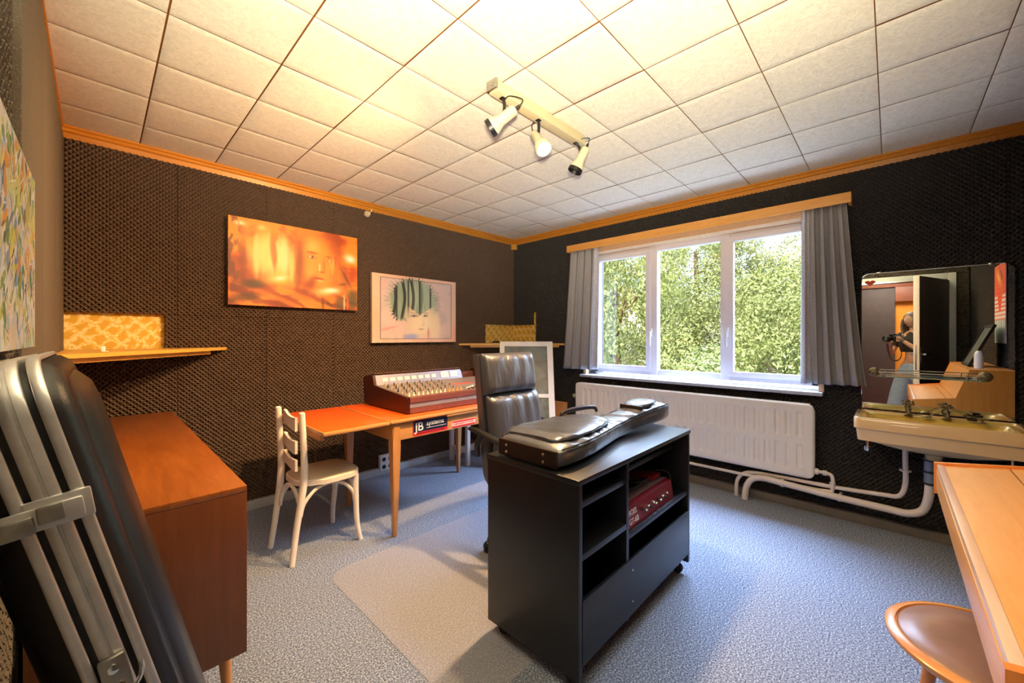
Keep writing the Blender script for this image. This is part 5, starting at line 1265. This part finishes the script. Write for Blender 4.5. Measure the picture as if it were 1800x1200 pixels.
# ------------------------------------------------------------------ outside
struct(B().box((4.6, -30, -3.4), (60, 45, -3.3)).done('ground', 'grass', smooth=0))
struct(B().box((WX+.121, OY0-.1, .84), (WX+.50, OY1+.1, .90), .01).done('trim_9', 'sill_stone'))
def crown_mesh(name, nl, seed, flat=.8, leaf=.16):
    r = np.random.default_rng(seed); vs = []; fs = []
    # clumps spread over an ellipsoid shell
    nc = 46; cl = []
    for k in range(nc):
        d = r.normal(size=3); d /= np.linalg.norm(d); rad = r.uniform(.55, 1.0); cl.append((d*rad, r.uniform(.20, .36)))
    for k in range(nl):
        c, cr = cl[r.integers(nc)]; d = r.normal(size=3); d /= np.linalg.norm(d)
        p = c+d*cr*r.uniform(.72, 1.05)
        n = d*.6+r.normal(size=3)*.5+np.array((0, 0, .5)); n /= np.linalg.norm(n)
        a = np.cross(n, r.normal(size=3)); a /= np.linalg.norm(a); b2 = np.cross(n, a)
        s = leaf*r.uniform(.5, 1.15); i = len(vs)
        vs += [p-a*s, p+b2*s*.45-n*s*.12, p+a*s, p-b2*s*.45-n*s*.12]; fs.append((i, i+1, i+2, i+3))
    me = bpy.data.meshes.new(name); me.from_pydata([tuple(v) for v in vs], [], fs); return me
CM = [crown_mesh('foliage', 27000, s, leaf=.025) for s in (3, 4)]
for m_ in CM: m_.materials.append(M['leaf'])
def trunk(base, topz, r, lean=(0, 0)):
    b_ = Vector(base); bb = B(); top_ = b_+Vector((lean[0], lean[1], topz-b_.z))
    bb.tube([b_, b_+(top_-b_)*.5+Vector((.08, -.05, 0)), top_], [r, r*.75, r*.35], 10, 4)
    for k in range(5):
        a = k*1.3; s_ = b_+(top_-b_)*(.5+.1*k); bb.tube([s_, s_+Vector((.5*math.cos(a), .5*math.sin(a), .35)), s_+Vector((1.0*math.cos(a), 1.0*math.sin(a), .9))], [r*.35, r*.25, r*.1], 6, 3)
    return bb
TR = [  # centre x, y, z, radii, label
 (9.5, 5.3, 1.2, 2.1, 2.0, 3.3, 'big leafy green tree seen through the left window pane'),
 (10.5, 2.9, .4, 1.9, 1.6, 2.2, 'rounded green tree filling the lower part of the middle window pane'),
 (12.6, 4.3, 3.2, 2.0, 1.7, 1.8, 'taller green tree whose crown crosses the top of the middle window pane'),
 (9.6, 1.2, .5, 1.7, 1.6, 2.0, 'light green tree with a leaning crown in the right window pane'),
 (13.5, 1.9, 2.2, 1.9, 1.5, 1.9, 'farther green tree reaching into the sky at the top of the right window pane'),
 (8.2, 2.5, -1.0, 1.6, 1.6, 1.9, 'dark green bush low behind the middle window pane'),
 (8.6, -.9, -.3, 1.7, 1.6, 1.9, 'green tree hidden mostly by the right curtain'),
 (13.5, 7.6, 2.4, 2.4, 2.3, 3.2, 'tall green tree at the far left behind the left curtain'),
 (14.5, -.9, .8, 2.2, 2.2, 2.2, 'distant green tree to the right behind the right curtain'),
 (8.0, .6, -1.3, 1.5, 1.3, 1.6, 'low green shrub at the bottom of the right window pane')]
for i, (x, y, z, rx, ry, rz, lab) in enumerate(TR):
    nm = 'leafy_bush' if 'bush' in lab or 'shrub' in lab else 'leafy_tree'
    t = thing(nm, lab, 'bush' if nm == 'leafy_bush' else 'tree', (x, y, -3.3))
    trunk((x, y, -3.3), z+rz*.4, .16).done('trunk', 'bark', t, 60)
    o = bpy.data.objects.new('crown', CM[i % 2]); COL.objects.link(o); o.parent = t; o.matrix_parent_inverse = Matrix.Translation((-x, -y, 3.3))
    o.location = (x, y, z); o.scale = (rx, ry, rz); o.rotation_euler = (0, 0, i*1.3)
